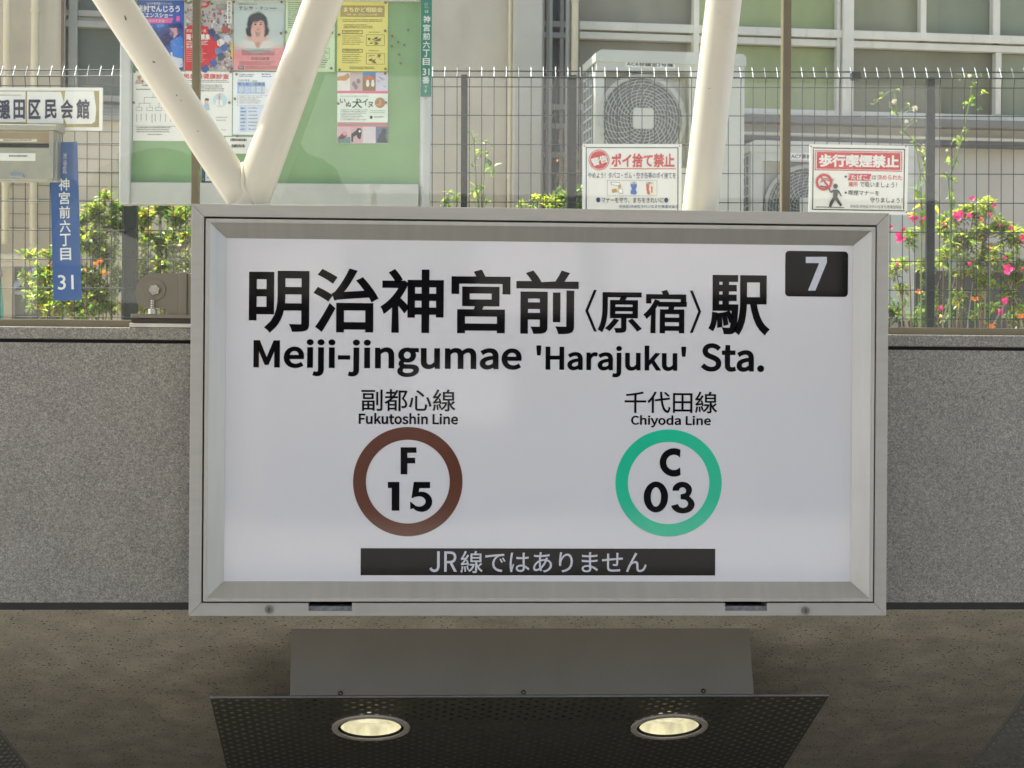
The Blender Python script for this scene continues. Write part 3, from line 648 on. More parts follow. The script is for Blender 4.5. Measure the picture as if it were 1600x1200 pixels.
# posters ------------------------------------------------------------
PAP = lambda n, c: mat('paper_' + n, c, .75, 0, .03, 12)
PW = PAP('white', '#dcded8')
PD = -.004
def poster(x0, y0, x1, y1, paper, label, draw, cat='poster'):
    mb = MB(NBF); pbox(mb, x0, y0, x1, y1, PD, -.0005, paper)
    draw(mb); o = mb.build('poster'); add_uv(o, NBF); tag(o, label, cat, 'papers pinned to the green notice board'); return o
L1, L2, L3, L4 = PD - .0008, PD - .0016, PD - .0024, PD - .0032
T = lambda n, c: mat('ink_' + n, c, .7, 0, .06, 30)
def d_blue(mb):
    text(mb, '2015年春開催スペシャル', 229, 3.5, 269, 7.5, L1, T('pale', '#c9d2e2'))
    text(mb, '米村でんじろう', 214, 8, 281, 19, L1, PW, bold=.03); text(mb, 'サイエンスショー', 212, 20, 270, 27.5, L1, PW, bold=.025)
    ppoly(mb, [(216, 29), (271, 28), (268, 36), (214, 37)], L1, T('pink', '#d0559a')); text(mb, '～科学の不思議～', 222, 30, 262, 35, L2, T('pinkp', '#eebfd6'))
    ppoly(mb, [(276, 25), (281, 25), (281, 33), (275, 33)], L1, T('pink', '#d0559a'))
    for pts, c in (([(240, 45), (262, 40), (272, 52), (270, 66), (262, 72), (250, 70)], '#243a86'), ([(264, 44), (276, 43), (278, 53), (272, 60), (266, 55)], '#c89aa6'), ([(262, 38), (283, 36), (286, 46), (279, 44), (266, 44)], '#152a66'),
                   ([(266, 64), (282, 56), (286, 60), (286, 92), (270, 88)], '#2f74c8'), ([(252, 52), (266, 50), (270, 60), (262, 74), (250, 66)], '#31337c'), ([(266, 82), (284, 80), (286, 104), (274, 108)], '#c5c6d2'), ([(244, 38), (256, 37), (258, 44), (248, 48)], '#4a7fc4')):
        ppoly(mb, pts, L2 if c != '#2f74c8' else L3, T(c, c))
    rr = random.Random(3)
    for i in range(40): pdisc(mb, rr.uniform(216, 286), rr.uniform(38, 108), rr.uniform(.4, 1.6), L4, T('bl%d' % (i % 4), ['#5f8fd0', '#b8c4de', '#1d2f74', '#8d7fb4'][i % 4]), n=8)
poster(214.5, -2, 286.5, 109, PAP('blue', '#2a4fa2'), 'blue science show poster with white title at the top left of the board', d_blue)
def d_crowd(mb):
    rr = random.Random(5); cs = ['#b9b4bc', '#8a8796', '#9c6a6a', '#5b6078', '#c9c2bc', '#a64b4a', '#6e7f6a', '#d8d4d0', '#454a66', '#b88d7c']
    for i in range(420):
        x, y = rr.uniform(289.5, 362.5), rr.uniform(14, 108); r_ = rr.uniform(.9, 3.2)
        ppoly(mb, [(x + r_ * rr.uniform(.5, 1) * math.cos(a), y - r_ * rr.uniform(.5, 1.3) * math.sin(a)) for a in (0.2, 1.3, 2.4, 3.5, 4.6, 5.6)], L1 - .000004 * i, T('c%d' % (i % 10), cs[i % 10]))
    for i in range(30):
        x, y = rr.uniform(289.5, 362), rr.uniform(1, 16); ppoly(mb, [(x + 3.5 * rr.uniform(.5, 1) * math.cos(a), y - 2.5 * rr.uniform(.5, 1) * math.sin(a)) for a in (0, 1, 2, 3, 4, 5)], L1 - .000004 * i, T('g%d' % (i % 3), ['#4f6248', '#6d7d66', '#bfc6be'][i % 3]))
    D = L1 - .0022
    pdisc(mb, 318, 7, 9.5, D, RED, 5); pdisc(mb, 317, 6.4, 6, D - .0004, T('pg', '#98a09c'), 2.8); pdisc(mb, 345, 12, 8, D, T('rose', '#c2676c'), 4.6); pdisc(mb, 346, 10, 8, D - .0004, T('gg', '#7d8c84'), 4)
    ppoly(mb, [(288.6, 46), (295, 40), (305, 38.5), (318, 40), (330, 48), (340, 60), (343, 72), (341, 84), (335, 94), (327, 102), (318, 106), (313, 110), (288.6, 110)], D, RED)
    for x, y, c in ((330, 50, '#2e3f68'), (337, 58, '#39507c'), (344, 66, '#d0d2da'), (350, 74, '#4a6496'), (333, 98, '#2c4e93'), (320, 107, '#2b4a90'), (345, 88, '#3d4f6a'), (354, 60, '#c3c4cc'), (351, 46, '#a04a44'), (341, 80, '#5877a8')):
        ppoly(mb, [(x - 5, y - 3), (x + 3, y - 6), (x + 7, y + 1), (x + 2, y + 7), (x - 4, y + 5)], D - .0004, T(c, c))
    ppoly(mb, [(341, 62), (344, 66), (343.5, 72), (340, 66)], D - .0008, T('yel', '#d9b23a')); ppoly(mb, [(361, 68), (364, 66), (364, 92), (361, 88)], D - .0008, T('yel', '#d9b23a'))
    text(mb, '原宿よさこい連', 291, 45.5, 322, 50.5, D - .0006, PW); text(mb, '踊り手募集', 291, 53, 328, 62.5, D - .0006, PW, bold=.03)
    rows(mb, 291, 64, 327, 71, 3, D - .0006, PW, seed=4); text(mb, '募集', 291, 71, 302, 75.5, D - .0006, PW); rows(mb, 291, 76, 322, 98, 7, D - .0006, T('pr', '#d98f8f'), seed=9)
    prect(mb, 354.5, 1.5, 362, 36.5, D - .0006, PW); text(mb, '表参道を踊る', 356, 3, 360.5, 35, D - .0012, BLACKP, vert=True)
poster(287.5, -2, 364.5, 110.5, PAP('crowd', '#a9a7a4'), 'red dance festival recruiting poster with crowd picture behind the mullion', d_crowd)
def soft_print(name, base, blobs):
    """a printed photograph: soft-edged patches of colour blended on the paper, in the board's own plane"""
    M = mat(name, base, .7, 0, .04, 10); N, L = nodes_of(M); b = N['Principled BSDF']; cur = b.inputs['Base Color'].links[0].from_socket
    uv = N.new('ShaderNodeTexCoord'); nz = N.new('ShaderNodeTexNoise'); nz.inputs['Scale'].default_value = 70; L.new(uv.outputs['UV'], nz.inputs['Vector'])
    ad = N.new('ShaderNodeMix'); ad.data_type = 'RGBA'; ad.blend_type = 'LINEAR_LIGHT'; ad.inputs[0].default_value = .004; L.new(uv.outputs['UV'], ad.inputs[6]); L.new(nz.outputs['Color'], ad.inputs[7])
    for x, y, rx, ry, rot, col, soft in blobs:
        s_, z_p = NBF.px(x, y, PD); k = 7.6 / F_PX
        mp = N.new('ShaderNodeMapping'); mp.vector_type = 'TEXTURE'; mp.inputs['Location'].default_value = (s_, z_p, 0); mp.inputs['Rotation'].default_value = (0, 0, R(rot)); mp.inputs['Scale'].default_value = (rx * k, ry * k, 1)
        L.new(ad.outputs[2], mp.inputs[0]); ln = N.new('ShaderNodeVectorMath'); ln.operation = 'LENGTH'; L.new(mp.outputs[0], ln.inputs[0])
        mr = N.new('ShaderNodeMapRange'); mr.interpolation_type = 'SMOOTHSTEP'; mr.inputs['From Min'].default_value = 1 + soft; mr.inputs['From Max'].default_value = max(0, 1 - soft); L.new(ln.outputs['Value'], mr.inputs['Value'])
        mx = N.new('ShaderNodeMix'); mx.data_type = 'RGBA'; L.new(mr.outputs[0], mx.inputs[0]); L.new(cur, mx.inputs[6]); mx.inputs[7].default_value = lin(col) + (1,); cur = mx.outputs[2]
    L.new(cur, b.inputs['Base Color']); return M
PORTRAIT = soft_print('portrait_print', '#b3bfbc', [
    (404, 76, 46, 6, 0, '#d29a99', .7), (404, 71, 27, 13, 0, '#cfcdc6', .5), (402, 60, 19, 5, 0, '#c3a79f', .4),
    (402.5, 37.5, 16.2, 18.5, 0, '#31323a', .14), (389, 50, 5, 8, 12, '#33343b', .3), (415, 49, 5.5, 8.5, -10, '#33343b', .3),
    (403.6, 40.5, 9.6, 11.5, 0, '#cda093', .22), (401, 28.5, 11, 5.5, 8, '#3a3b43', .35), (411, 29, 5.5, 4.2, -30, '#3a3b43', .35),
    (403.5, 53.8, 3.4, 1.8, 0, '#b98f82', .6), (397.2, 57, 3.6, 15, 14, '#d0a698', .3), (408.4, 58, 3.6, 16, -14, '#d0a698', .3), (402.6, 70, 3, 5, 0, '#b98d80', .5),
    (399.3, 38.4, 2.0, 1.2, 0, '#2c2426', .4), (407.8, 38.4, 2.0, 1.2, 0, '#2c2426', .4), (399, 35.8, 2.6, .7, 6, '#6d4f49', .4), (408, 35.8, 2.6, .7, -6, '#6d4f49', .4), (403.4, 46, 3.0, .9, 0, '#b0706a', .5), (403.5, 42.4, 1.4, .8, 0, '#b78678', .6), (397, 43, 2.4, 2, 0, '#d2968c', .8), (410, 43, 2.4, 2, 0, '#d2968c', .8)])
def d_woman(mb):
    ppoly(mb, [(365, 79), (378, 77), (400, 84), (425, 78), (438, 72), (444.5, 66), (444.5, 110), (365, 110)], L1, T('salmon', '#d68f92'))
    prect(mb, 366.5, 17, 443, 75.5, L2, PORTRAIT)
    text(mb, 'テレサ・テン', 373, 10, 420, 15.5, L2, T('dk', '#3c3b42'), bold=.01); rows(mb, 422, 12, 436, 15, 1, L2, T('dk', '#3c3b42'), seed=2); rows(mb, 372, 5.5, 404, 8.5, 1, L2, T('dkg', '#7b8082'), seed=3)
    rows(mb, 378, 78, 432, 87, 4, L3, T('dk2', '#7c6a6e'), seed=6); text(mb, '渋谷公会堂', 392, 89, 421, 94, L3, T('dk', '#3c3b42')); rows(mb, 374, 96, 436, 102, 3, L3, T('dk3', '#a5686e'), seed=7); rows(mb, 384, 103, 440, 108.5, 3, L3, T('dk3', '#a5686e'), seed=8)
    pframe(mb, 372, 103, 381, 108, .8, L3, T('dk', '#3c3b42')); prect(mb, 373, 104, 380, 107, L3 - .0002, T('teal', '#86a09a'))
poster(365, .5, 444.8, 110.5, PAP('mist', '#b3bfbc'), 'concert poster of a dark haired woman holding her cheeks above a pink band', d_woman)
def d_lists(mb):
    rows(mb, 450, 3, 520, 45, 13, L1, T('dkg2', '#66705e'), seed=12); rows(mb, 478, 54, 517, 68, 5, L1, T('dkg2', '#66705e'), seed=13)
    pframe(mb, 482, 75, 515, 81, .5, L1, T('dkg2', '#66705e')); pframe(mb, 482, 83, 515, 92, .5, L1, T('dkg2', '#66705e')); rows(mb, 484, 76, 513, 91, 5, L1, T('dkb', '#6f86a0'), seed=15); rows(mb, 478, 93, 517, 107, 4, L1, T('dkg2', '#66705e'), seed=16)
poster(446, .5, 523, 112, PAP('palegreen', '#c3d8b2'), 'pale green printed notice half hidden behind the right steel strut', d_lists, 'notice')
def d_yellow(mb):
    s0, s1, zb, z1 = mb.fr.rect(532, 8.5, 601, 26.5, L1); prect(mb, 532, 8.5, 601, 26.5, L1, T('ochre', '#a08f52'))
    text(mb, 'まちかど相談会', 537, 11, 598, 19, L2, T('cream', '#ebdf9d'), bold=.02); text(mb, '～相続・遺言・成年後見のための相談～', 540, 21, 592, 24.5, L2, T('cream', '#ebdf9d'))
    d = T('ydk', '#6d6338'); rows(mb, 535, 30, 600, 35, 2, L1, d, seed=21); rows(mb, 537, 38, 585, 45, 3, L1, d, seed=22)
    for yb in (47.5, 76.5):
        pframe(mb, 535, yb, 566.5, yb + 5.5, .9, L1, T('ydk2', '#544b28')); rows(mb, 538, yb + 1.6, 564, yb + 4.2, 1, L2, d, seed=int(yb)); rows(mb, 576, yb + 2, 596, yb + 4.5, 1, L1, d, seed=int(yb) + 1)
        pframe(mb, 572, yb + 6.5, 601, yb + 24, .6, L1, d); rows(mb, 535, yb + 8, 568, yb + 24, 5, L1, d, .4, seed=int(yb) + 2)
        rr = random.Random(int(yb))
        for k in range(16):
            x, y = rr.uniform(574, 594), rr.uniform(yb + 8, yb + 21); ppoly(mb, [(x, y), (x + rr.uniform(3, 7), y + rr.uniform(-2, 2)), (x + rr.uniform(3, 6), y + rr.uniform(0, 2.4)), (x - .2, y + .7)], L2 - .00001 * k, d)
    rows(mb, 546, 104, 588, 109, 2, L1, T('ydk2', '#544b28'), seed=25)
poster(527, 2.5, 606, 111.5, PAP('yellow', '#d8cf72'), 'yellow street advice meeting poster with olive title band', d_yellow)
def d_dog(mb):
    for x0, x1, c in ((527, 547, '#d8d4cc'), (547, 566.5, '#b8a8a2'), (566.5, 587, '#8a6f45'), (587, 606, '#c3bfd0')): prect(mb, x0, 113.2, x1, 142, L1, T(c, c))
    ppoly(mb, [(527, 120), (538, 118), (544, 114), (547, 120), (541, 126), (527, 126)], L2, T('tan', '#b58a56')); ppoly(mb, [(566.5, 113.2), (587, 113.2), (587, 121), (580, 117), (572, 118), (566.5, 121)], L2, T('sky', '#4f86c2'))
    ppoly(mb, [(567, 124), (577, 117), (587, 123), (587, 126), (567, 127)], L2 - .0004, T('orange', '#b9653a'))
    for cx in (574.5, 582.5): pdisc(mb, cx, 131, 2.6, L3, PW, 4.6); pdisc(mb, cx, 127, 2, L3 - .0003, PW, 2.2)
    for cx, cy in ((553, 131), (560, 127), (556, 136)): pdisc(mb, cx, cy, 3, L2, T('mauve', '#8b7680'), 4)
    rr = random.Random(4)
    for k in range(7): x, y = rr.uniform(589, 600), rr.uniform(117, 138); ppoly(mb, [(x, y), (x + 4, y + 2), (x + 3.6, y + 2.8), (x - .4, y + .7)], L2, T('mauve', '#8b7680'))
    prect(mb, 527, 142, 606, 146, L1, T('hotpink', '#d66a86')); prect(mb, 527, 146, 606, 191, L1, T('mint', '#d6e2d6'))
    k_ = T('ink', '#2b2a2c')
    for ch, x0, y0, x1, y1 in (('い', 531, 154, 540, 161), ('ぬ', 540, 159, 549, 167), ('犬', 550, 154, 566, 169), ('イ', 566, 154, 575, 165), ('ヌ', 575, 159, 583, 168)): text(mb, ch, x0, y0, x1, y1, L2, k_, bold=.02)
    pdisc(mb, 593.8, 160.5, 8.2, L2, T('copper', '#a57a58')); text(mb, '3', 591.8, 156.5, 595.5, 162, L3, T('gold', '#e0b86e')); rows(mb, 588, 163, 600, 166, 1, L3, T('gold', '#e0b86e'), seed=2)
    rows(mb, 532, 149.5, 583, 152, 1, L2, T('grn', '#8aa68c'), seed=30); rows(mb, 532, 171, 575, 189, 7, L2, GREYT, .42, seed=31, ragged=.4); rows(mb, 578, 172, 603, 178, 2, L2, T('grn', '#8aa68c'), seed=32); prect(mb, 578, 181, 582, 185.5, L2, k_); rows(mb, 584, 181.5, 602, 185, 1, L2, k_, seed=33)
    prect(mb, 527, 191, 606, 193, L1, T('hotpink', '#d66a86')); prect(mb, 527, 193, 606, 195.5, L1, T('leafg', '#6a9a72')); prect(mb, 527, 195.5, 606, 198, L1, T('hotpink', '#d66a86'))
    for x0, x1, c in ((527, 547.5, '#cfaeb6'), (547.5, 567, '#c7a2ae'), (567, 587, '#cdc6ca'), (587, 606, '#66718e')): prect(mb, 527 if x0 == 527 else x0, 198, x1, 223.5, L1, T(c, c))
    prect(mb, 527, 214, 547.5, 223.5, L2, T('tealg', '#5d8484')); ppoly(mb, [(529, 214), (535, 208), (541, 206), (542, 212), (537, 217), (531, 217)], L3, T('maroon', '#6e3436')); pdisc(mb, 538.5, 209, 3, L4, T('pinkd', '#d49a96'))
    ppoly(mb, [(549, 222), (549, 209), (556, 204), (559, 200), (564.5, 201), (565, 208), (563, 218), (559, 216), (557, 211), (552, 214), (551.5, 222)], L2, k_); pdisc(mb, 562, 205, 1.6, L3, PW, 2)
    ppoly(mb, [(589, 223), (592, 211), (596, 207), (597, 201), (602, 201), (604, 206), (602, 212), (605.5, 223)], L2, T('slate', '#39414a'))
poster(527, 113, 606, 223.8, PW, 'dog picture exhibition poster below the yellow poster', d_dog)
def d_chart(mb):
    pdisc(mb, 217.5, 121, 3.4, L1, T('tan', '#b58a56')); ppoly(mb, [(211, 131), (213, 124.5), (222, 124), (225, 131)], L1, T('tan2', '#a99a86')); pdisc(mb, 223, 127, 1.6, L2, T('maroon', '#6e3436'))
    rows(mb, 222, 132, 232, 136, 1, L1, GREYT, seed=1); rows(mb, 213, 138.5, 250, 142, 1, L1, GREYT, seed=2); g = GREYT
    for x0, y0, x1, y1 in ((225, 152, 262, 152.6), (225, 152, 225.6, 161), (239, 145, 239.6, 152), (217, 161, 234.5, 161.6), (217, 161, 217.6, 167), (234, 161, 234.6, 167), (248, 161, 266, 161.6), (248, 161, 248.6, 167), (211, 197, 275, 197.6)): prect(mb, x0, y0, x1, y1, L1, g)
    for x in (212.5, 229, 243, 257): pframe(mb, x, 167.5, x + 9.5, 173, .5, L1, g)
    rr = random.Random(8)
    for x in (213, 220, 228, 237, 242, 250, 258, 266):
        y = 178
        while y < rr.uniform(186, 195): prect(mb, x, y, x + 1.1, y + 1.2, L1, g); y += 1.8
    rows(mb, 213, 198.5, 276, 208, 3, L1, g, seed=5); rows(mb, 231, 209, 259, 212.5, 1, L1, g, seed=6)
poster(208, 111.5, 289, 220, PW, 'white notice with an organisation chart at the lower left of the board', d_chart, 'notice')
def d_dental(mb):
    text(mb, '国民歯科健康診査', 277, 115, 358, 123.5, L1, RED, bold=.025); rows(mb, 292, 125, 358, 130, 2, L1, GREYT, seed=1); rows(mb, 292, 132, 356, 144, 4, L1, BLACKP, .5, seed=2, ragged=.15)
    pdisc(mb, 343.5, 156.5, 10.8, L1, T('cyan', '#a9cfd8')); pdisc(mb, 342.3, 150, 3.1, L2, T('skinp', '#d8aaa0'), 3.8); ppoly(mb, [(336, 165), (338, 156), (347, 156), (349, 165)], L2, PW); prect(mb, 342, 150.5, 342.8, 164, L3, RED)
    pdisc(mb, 322.5, 158, 3.4, L1, T('skinp', '#d8aaa0'), 3.8); ppoly(mb, [(320, 157), (321, 153.5), (326, 154), (326.5, 157)], L2, BLACKP); ppoly(mb, [(316, 172), (320, 161), (326, 162), (328, 172)], L1, T('shirt', '#93b0c8'))
    rows(mb, 338, 182, 356, 191, 2, L1, T('lg', '#a3a6a6'), seed=4); rows(mb, 300, 178, 330, 190, 4, L1, T('lg', '#a3a6a6'), seed=5); rows(mb, 345, 202, 354, 205, 1, L1, T('lg', '#a3a6a6'), seed=7)
poster(289.5, 111.5, 362.5, 212, PW, 'white dental check-up notice with a red heading', d_dental, 'notice')
def d_course(mb):
    rows(mb, 374, 116, 398, 121, 2, L1, GREYT, seed=1); rows(mb, 409, 115, 426, 122, 2, L1, T('bluei', '#4b5fae'), seed=2); text(mb, '平成27年度', 372, 124, 390, 127, L1, BLACKP)
    prect(mb, 370.5, 128, 414, 146.5, L1, T('powder', '#93b0dc')); prect(mb, 394, 125.5, 402, 133, L1 - .0003, T('pgrey', '#9fb2b8')); text(mb, '第九期心理講座', 371.5, 129, 414, 134, L2, NAVY); text(mb, '参加者募集', 373, 135, 418, 145, L2, PW, bold=.005)
    pframe(mb, 371, 149, 422, 165, .5, L1, T('lg', '#a3a6a6')); rows(mb, 374, 151, 412, 163, 4, L1, GREYT, .4, seed=3)
    prect(mb, 374.5, 166, 386, 206, L1, T('powder2', '#b3c6e4')); prect(mb, 386.5, 166, 420, 206, L1, T('powder3', '#c6d4ea'))
    for i in range(7): prect(mb, 374.5, 171.5 + i * 5.5, 420, 172 + i * 5.5, L2, PW); rows(mb, 376, 168 + i * 5.5, 384, 171 + i * 5.5, 1, L2, NAVY, .6, seed=i); rows(mb, 388, 168 + i * 5.5, 404, 170.4 + i * 5.5, 1, L2, GREYT, .6, seed=i + 9)
poster(364, 112.5, 432, 210.5, PAP('bluewhite', '#dde2e6'), 'white course notice with pale blue title boxes and table', d_course, 'notice')
def d_slip(mb):
    text(mb, '普連老', 360, 216, 384, 221.5, L1, BLACKP) if False else rows(mb, 360, 216, 388, 221, 1, L1, BLACKP, .9, seed=3)
    rows(mb, 362, 225, 384, 231, 1, L1, BLACKP, .9, seed=4)
poster(352, 214, 398, 240, PW, 'small white slip pinned in the crook of the steel struts', d_slip, 'notice')
def d_bluebox(mb):
    prect(mb, 321, 258, 345, 283, L1, PW); pdisc(mb, 317.5, 280, 1.2, L1, T('tan', '#b58a56')); rows(mb, 324, 262, 342, 280, 5, L2, GREYT, seed=5)
poster(315.5, 255, 425, 287, PAP('navy', '#33415c'), 'dark blue bordered leaflet at the bottom of the board by the left strut', d_bluebox, 'notice')
# drawing pins
TACK = mat('brown_drawing_pin', '#77664e', .4, .1, .15)
def tack(x, y, lab, r=.0052, rowm=TACK):
    a, c = NBF.px(x, y); mb = MB(NBF); mb.cyl(a, c, r, PD - .010, PD - .004, rowm, 14); mb.cyl(a, c, r * .5, PD - .0045, .0, rowm, 10)
    o = mb.build('drawing_pin', bevel=.0012); tag(o, lab, 'drawing pin', 'drawing pins in the notice board'); return o
spare = [(638, 48, 'brown drawing pin alone in the felt, nearest the green address plate'), (613, 57, 'pale brown drawing pin, upper left of the spare pins beside the yellow poster'), (622.5, 66.5, 'brown drawing pin in the middle of the spare pins on the felt'), (632, 71.5, 'brown drawing pin at the right of the middle of the spare pins'),
         (612.7, 73, 'brown drawing pin nearest the yellow poster among the spare pins'), (623.7, 86, 'dark brown drawing pin second lowest of the spare pins'), (626.3, 99.5, 'brown drawing pin lowest of the spare pins on the green felt')]
for x, y, l in spare: tack(x, y, l)
for x, y, w_ in ((602.5, 5, 'top right corner of the yellow poster'), (602, 49, 'right edge of the yellow poster'), (530, 55, 'left edge of the yellow poster'), (531, 109.8, 'lower left corner of the yellow poster'), (602.5, 108.3, 'lower right corner of the yellow poster'),
                 (529, 162.5, 'left edge of the dog poster'), (603.5, 161, 'right edge of the dog poster'), (602, 115.5, 'top right corner of the dog poster'), (530, 219, 'lower left corner of the dog poster'), (440.5, 4, 'top right corner of the concert poster'), (439.5, 52.8, 'right edge of the concert poster'),
                 (447, 51, 'left edge of the pale green notice'), (519, 51.8, 'right edge of the pale green notice'), (518, 107.5, 'lower right corner of the pale green notice'), (211, 112.7, 'top left corner of the chart notice'), (209.8, 161, 'left edge of the chart notice'), (361, 113, 'top right corner of the dental notice'),
                 (359, 161, 'right edge of the dental notice'), (370.2, 117, 'top left corner of the course notice'), (367.5, 155, 'left edge of the course notice'), (279, 50.8, 'right edge of the blue science poster'), (291, 2.8, 'top left corner of the dance festival poster'), (363, 49, 'left edge of the concert poster'), (366, 4, 'top left corner of the concert poster'), (371.5, 213.2, 'top of the small white slip')):
    tack(x, y, 'brown drawing pin at the ' + w_, .005)

# address plates ------------------------------------------------------
AG = facing(7.57)
mb = MB(AG); GP = mat('green_enamel', '#12735f', .3, 0, .05, 12)
pbox(mb, 657.5, -12, 674.5, 150.5, -.006, .004, GP); wt = mat('white_enamel_letters', '#d9dedb', .35)
for ch, x0, y0, x1, y1 in (('こ', 663, 4.5, 669, 7.5), ('こ', 663.5, 9.5, 669.5, 12.5), ('は', 664, 15.5, 669.5, 20)): text(mb, ch, x0, y0, x1, y1, -.0075, wt)
for i, ch in enumerate('神宮前六丁目'): y0 = 24.6 + i * 13.25; x_ = 666.8 - i * .15; text(mb, ch, x_ - 5.4, y0, x_ + 5.4, y0 + 11, -.0075, wt, bold=.012)
text(mb, '31', 660.6, 107, 671, 117.5, -.0075, wt, bold=.01); text(mb, '番', 660, 119.5, 671, 130.5, -.0075, wt, bold=.01); text(mb, 'で', 663, 134, 668, 138.5, -.0075, wt); text(mb, 'す', 662.5, 140, 667.5, 145.5, -.0075, wt)
tag(mb.build('address_plate'), 'narrow green address strip with white vertical writing on the notice board post', 'address plate')
AB = turned(facing(7.66), 0); AB = Frame(AB.w(*AB.px(101, 345)[:1], 0, AB.px(101, 345)[1]), AB.ex, AB.ey, AB.ez); AB = turned(AB, 2.0)
mb = MB(AB); BP = mat('blue_enamel', '#22508e', .4, 0, .1, 6); stains(BP, 10, .35, (.75, .8, .85), (2, 1, .6))
pbox(mb, 80.2, 222, 124, 469.5, -.003, .003, BP)
for i, ch in enumerate('渋谷区'): text(mb, ch, 98.5 - i * 0 , 239 + i * 11, 104.5, 248.5 + i * 11, -.0045, wt)
for i, (ch, yc) in enumerate((('神', 288), ('宮', 309.5), ('前', 331.5), ('六', 353.5), ('丁', 375), ('目', 397))): text(mb, ch, 91.8 + i * .5, yc - 9.6, 108.5 + i * .5, yc + 9.6, -.0045, wt, bold=.012)
text(mb, '31', 90.5, 429.5, 115, 452.5, -.0045, wt, bold=.006)
o = mb.build('address_plate'); tag(o, 'tall blue address strip with white vertical writing and number 31 hung on the fence', 'address plate')

# warning signs on the fence ------------------------------------------
S1 = facing(7.7, .3)
mb = MB(S1); pbox(mb, 910, 225, 1065, 350, -.004, .004, WHITEP); D = -.0052
pframe(mb, 915.2, 230, 1060, 345, 1.5, D, NAVY)
pdisc(mb, 936, 250, 16.3, D, RED, n=40); mb.ring(*S1.px(936, 250, D), 15 * 7.7 / F_PX, 14.2 * 7.7 / F_PX, D - .0006, D, WHITEP, 40); text(mb, '警告', 923.5, 244.5, 949.5, 257, D - .001, WHITEP, bold=.035, rot=17)
text(mb, 'ポイ捨て禁止', 955, 239.5, 1054, 261.5, D, RED, bold=.035, res=4); prect(mb, 953, 263, 1056, 264.3, D, RED)
text(mb, 'やめよう！タバコ・ガム・空き缶等のポイ捨てを', 919, 269, 1056, 279, D, NAVY, bold=.014)
for i in range(26): prect(mb, 949 + i * 3, 281.5, 950.8 + i * 3, 282.2, D, GREYT); prect(mb, 949 + i * 3, 305.6, 950.8 + i * 3, 306.3, D, GREYT)
for i in range(8): prect(mb, 948.6, 282 + i * 3, 949.3, 283.8 + i * 3, D, GREYT); prect(mb, 1026.2, 282 + i * 3, 1026.9, 283.8 + i * 3, D, GREYT)
tan = T('filter', '#c08a2e'); pale = T('cig', '#f0f0ea'); redc = T('canred', '#c03a34'); bluec = T('canblue', '#1d5fb4')
ppoly(mb, [(954, 284), (968, 285), (969.5, 288), (967, 290.5), (955, 289)], D, GREYT); ppoly(mb, [(955, 284.7), (967.5, 285.6), (968.8, 288), (966.6, 289.9), (955.6, 288.4)], D - .0006, pale)
ppoly(mb, [(965, 289), (970, 288.5), (971, 293), (966, 293.5)], D - .0006, tan); ppoly(mb, [(955.5, 296), (963, 294.5), (964.5, 300), (957, 301.5)], D, tan); ppoly(mb, [(967, 294), (972.5, 295), (974, 302), (968.5, 302.5), (965, 299)], D, GREYT); ppoly(mb, [(967.4, 294.8), (972, 295.6), (973.3, 301.4), (969, 301.8), (965.8, 299)], D - .0006, pale)
ppoly(mb, [(985, 287), (995, 287), (995, 292), (993, 296), (995.5, 301), (993, 304), (986, 303.5), (985, 300), (987, 295), (985.5, 291)], D, bluec); pdisc(mb, 990, 286, 5, D - .0006, T('lid', '#b8bab8'), 1.9); pdisc(mb, 990.4, 286, 1.6, D - .001, BLACKP, .7)
ppoly(mb, [(1009.5, 287), (1015, 287), (1014, 295), (1016, 304), (1011.5, 303.5), (1010, 296)], D, redc); ppoly(mb, [(1015, 287), (1021, 287), (1020.5, 304), (1016, 304), (1014, 295)], D, T('cream2', '#e8d9bc')); prect(mb, 1017.5, 291, 1019.5, 301, D - .0006, redc); pdisc(mb, 1015.2, 286, 5.8, D - .0006, T('lid', '#b8bab8'), 1.9); pdisc(mb, 1014.6, 286, 1.8, D - .001, BLACKP, .7)
pdisc(mb, 934.8, 312.3, 3.4, D, NAVY, 3.9); pdisc(mb, 1041, 312.7, 3.2, D, NAVY, 3.9); text(mb, 'マナーを守り、まちをきれいに', 940, 308.3, 1036.5, 317, D, GREYT, bold=.014)
text(mb, '渋谷区/渋谷区きれいなまち推進協議会', 967, 320, 1060, 325.5, D, NAVY, bold=.006)
for x, y in ((913, 228), (1062, 228)): pdisc(mb, x, y, 1.2, D, T('rust', '#8a5a2c'), n=10)
tag(mb.build('warning_sign', bevel=0), 'white sign with red no littering heading and drawings of rubbish on the fence', 'warning sign', 'white warning signs on the fence')
S2 = facing(7.7, -.55)
mb = MB(S2); pbox(mb, 1264.5, 226.5, 1418.5, 334.5, -.004, .004, WHITEP)
pframe(mb, 1269.5, 231.5, 1413.5, 329, 1.5, D, BLACKP); pframe(mb, 1273.3, 236, 1409.6, 267, 1.2, D, RED); prect(mb, 1276.2, 238.4, 1406.8, 264.6, D, RED)
text(mb, '歩行喫煙禁止', 1279.5, 241.5, 1404.5, 261.8, D - .0008, WHITEP, bold=.04, res=4)
a, c = S2.px(1287.5, 284.5, D); k = 7.7 / F_PX; mb.ring(a, c, 12.6 * k, 9.2 * k, D - .0012, D, RED, 40); mb.ring(a, c, 13.6 * k, 13.1 * k, D - .0003, D, RED, 40)
ppoly(mb, [(1281, 276.5), (1283.3, 274.6), (1296, 291.5), (1293.6, 293.5)], D - .0014, RED); ppoly(mb, [(1281.5, 289.5), (1282, 292), (1296.5, 294), (1296.3, 292.2)], D, BLACKP)
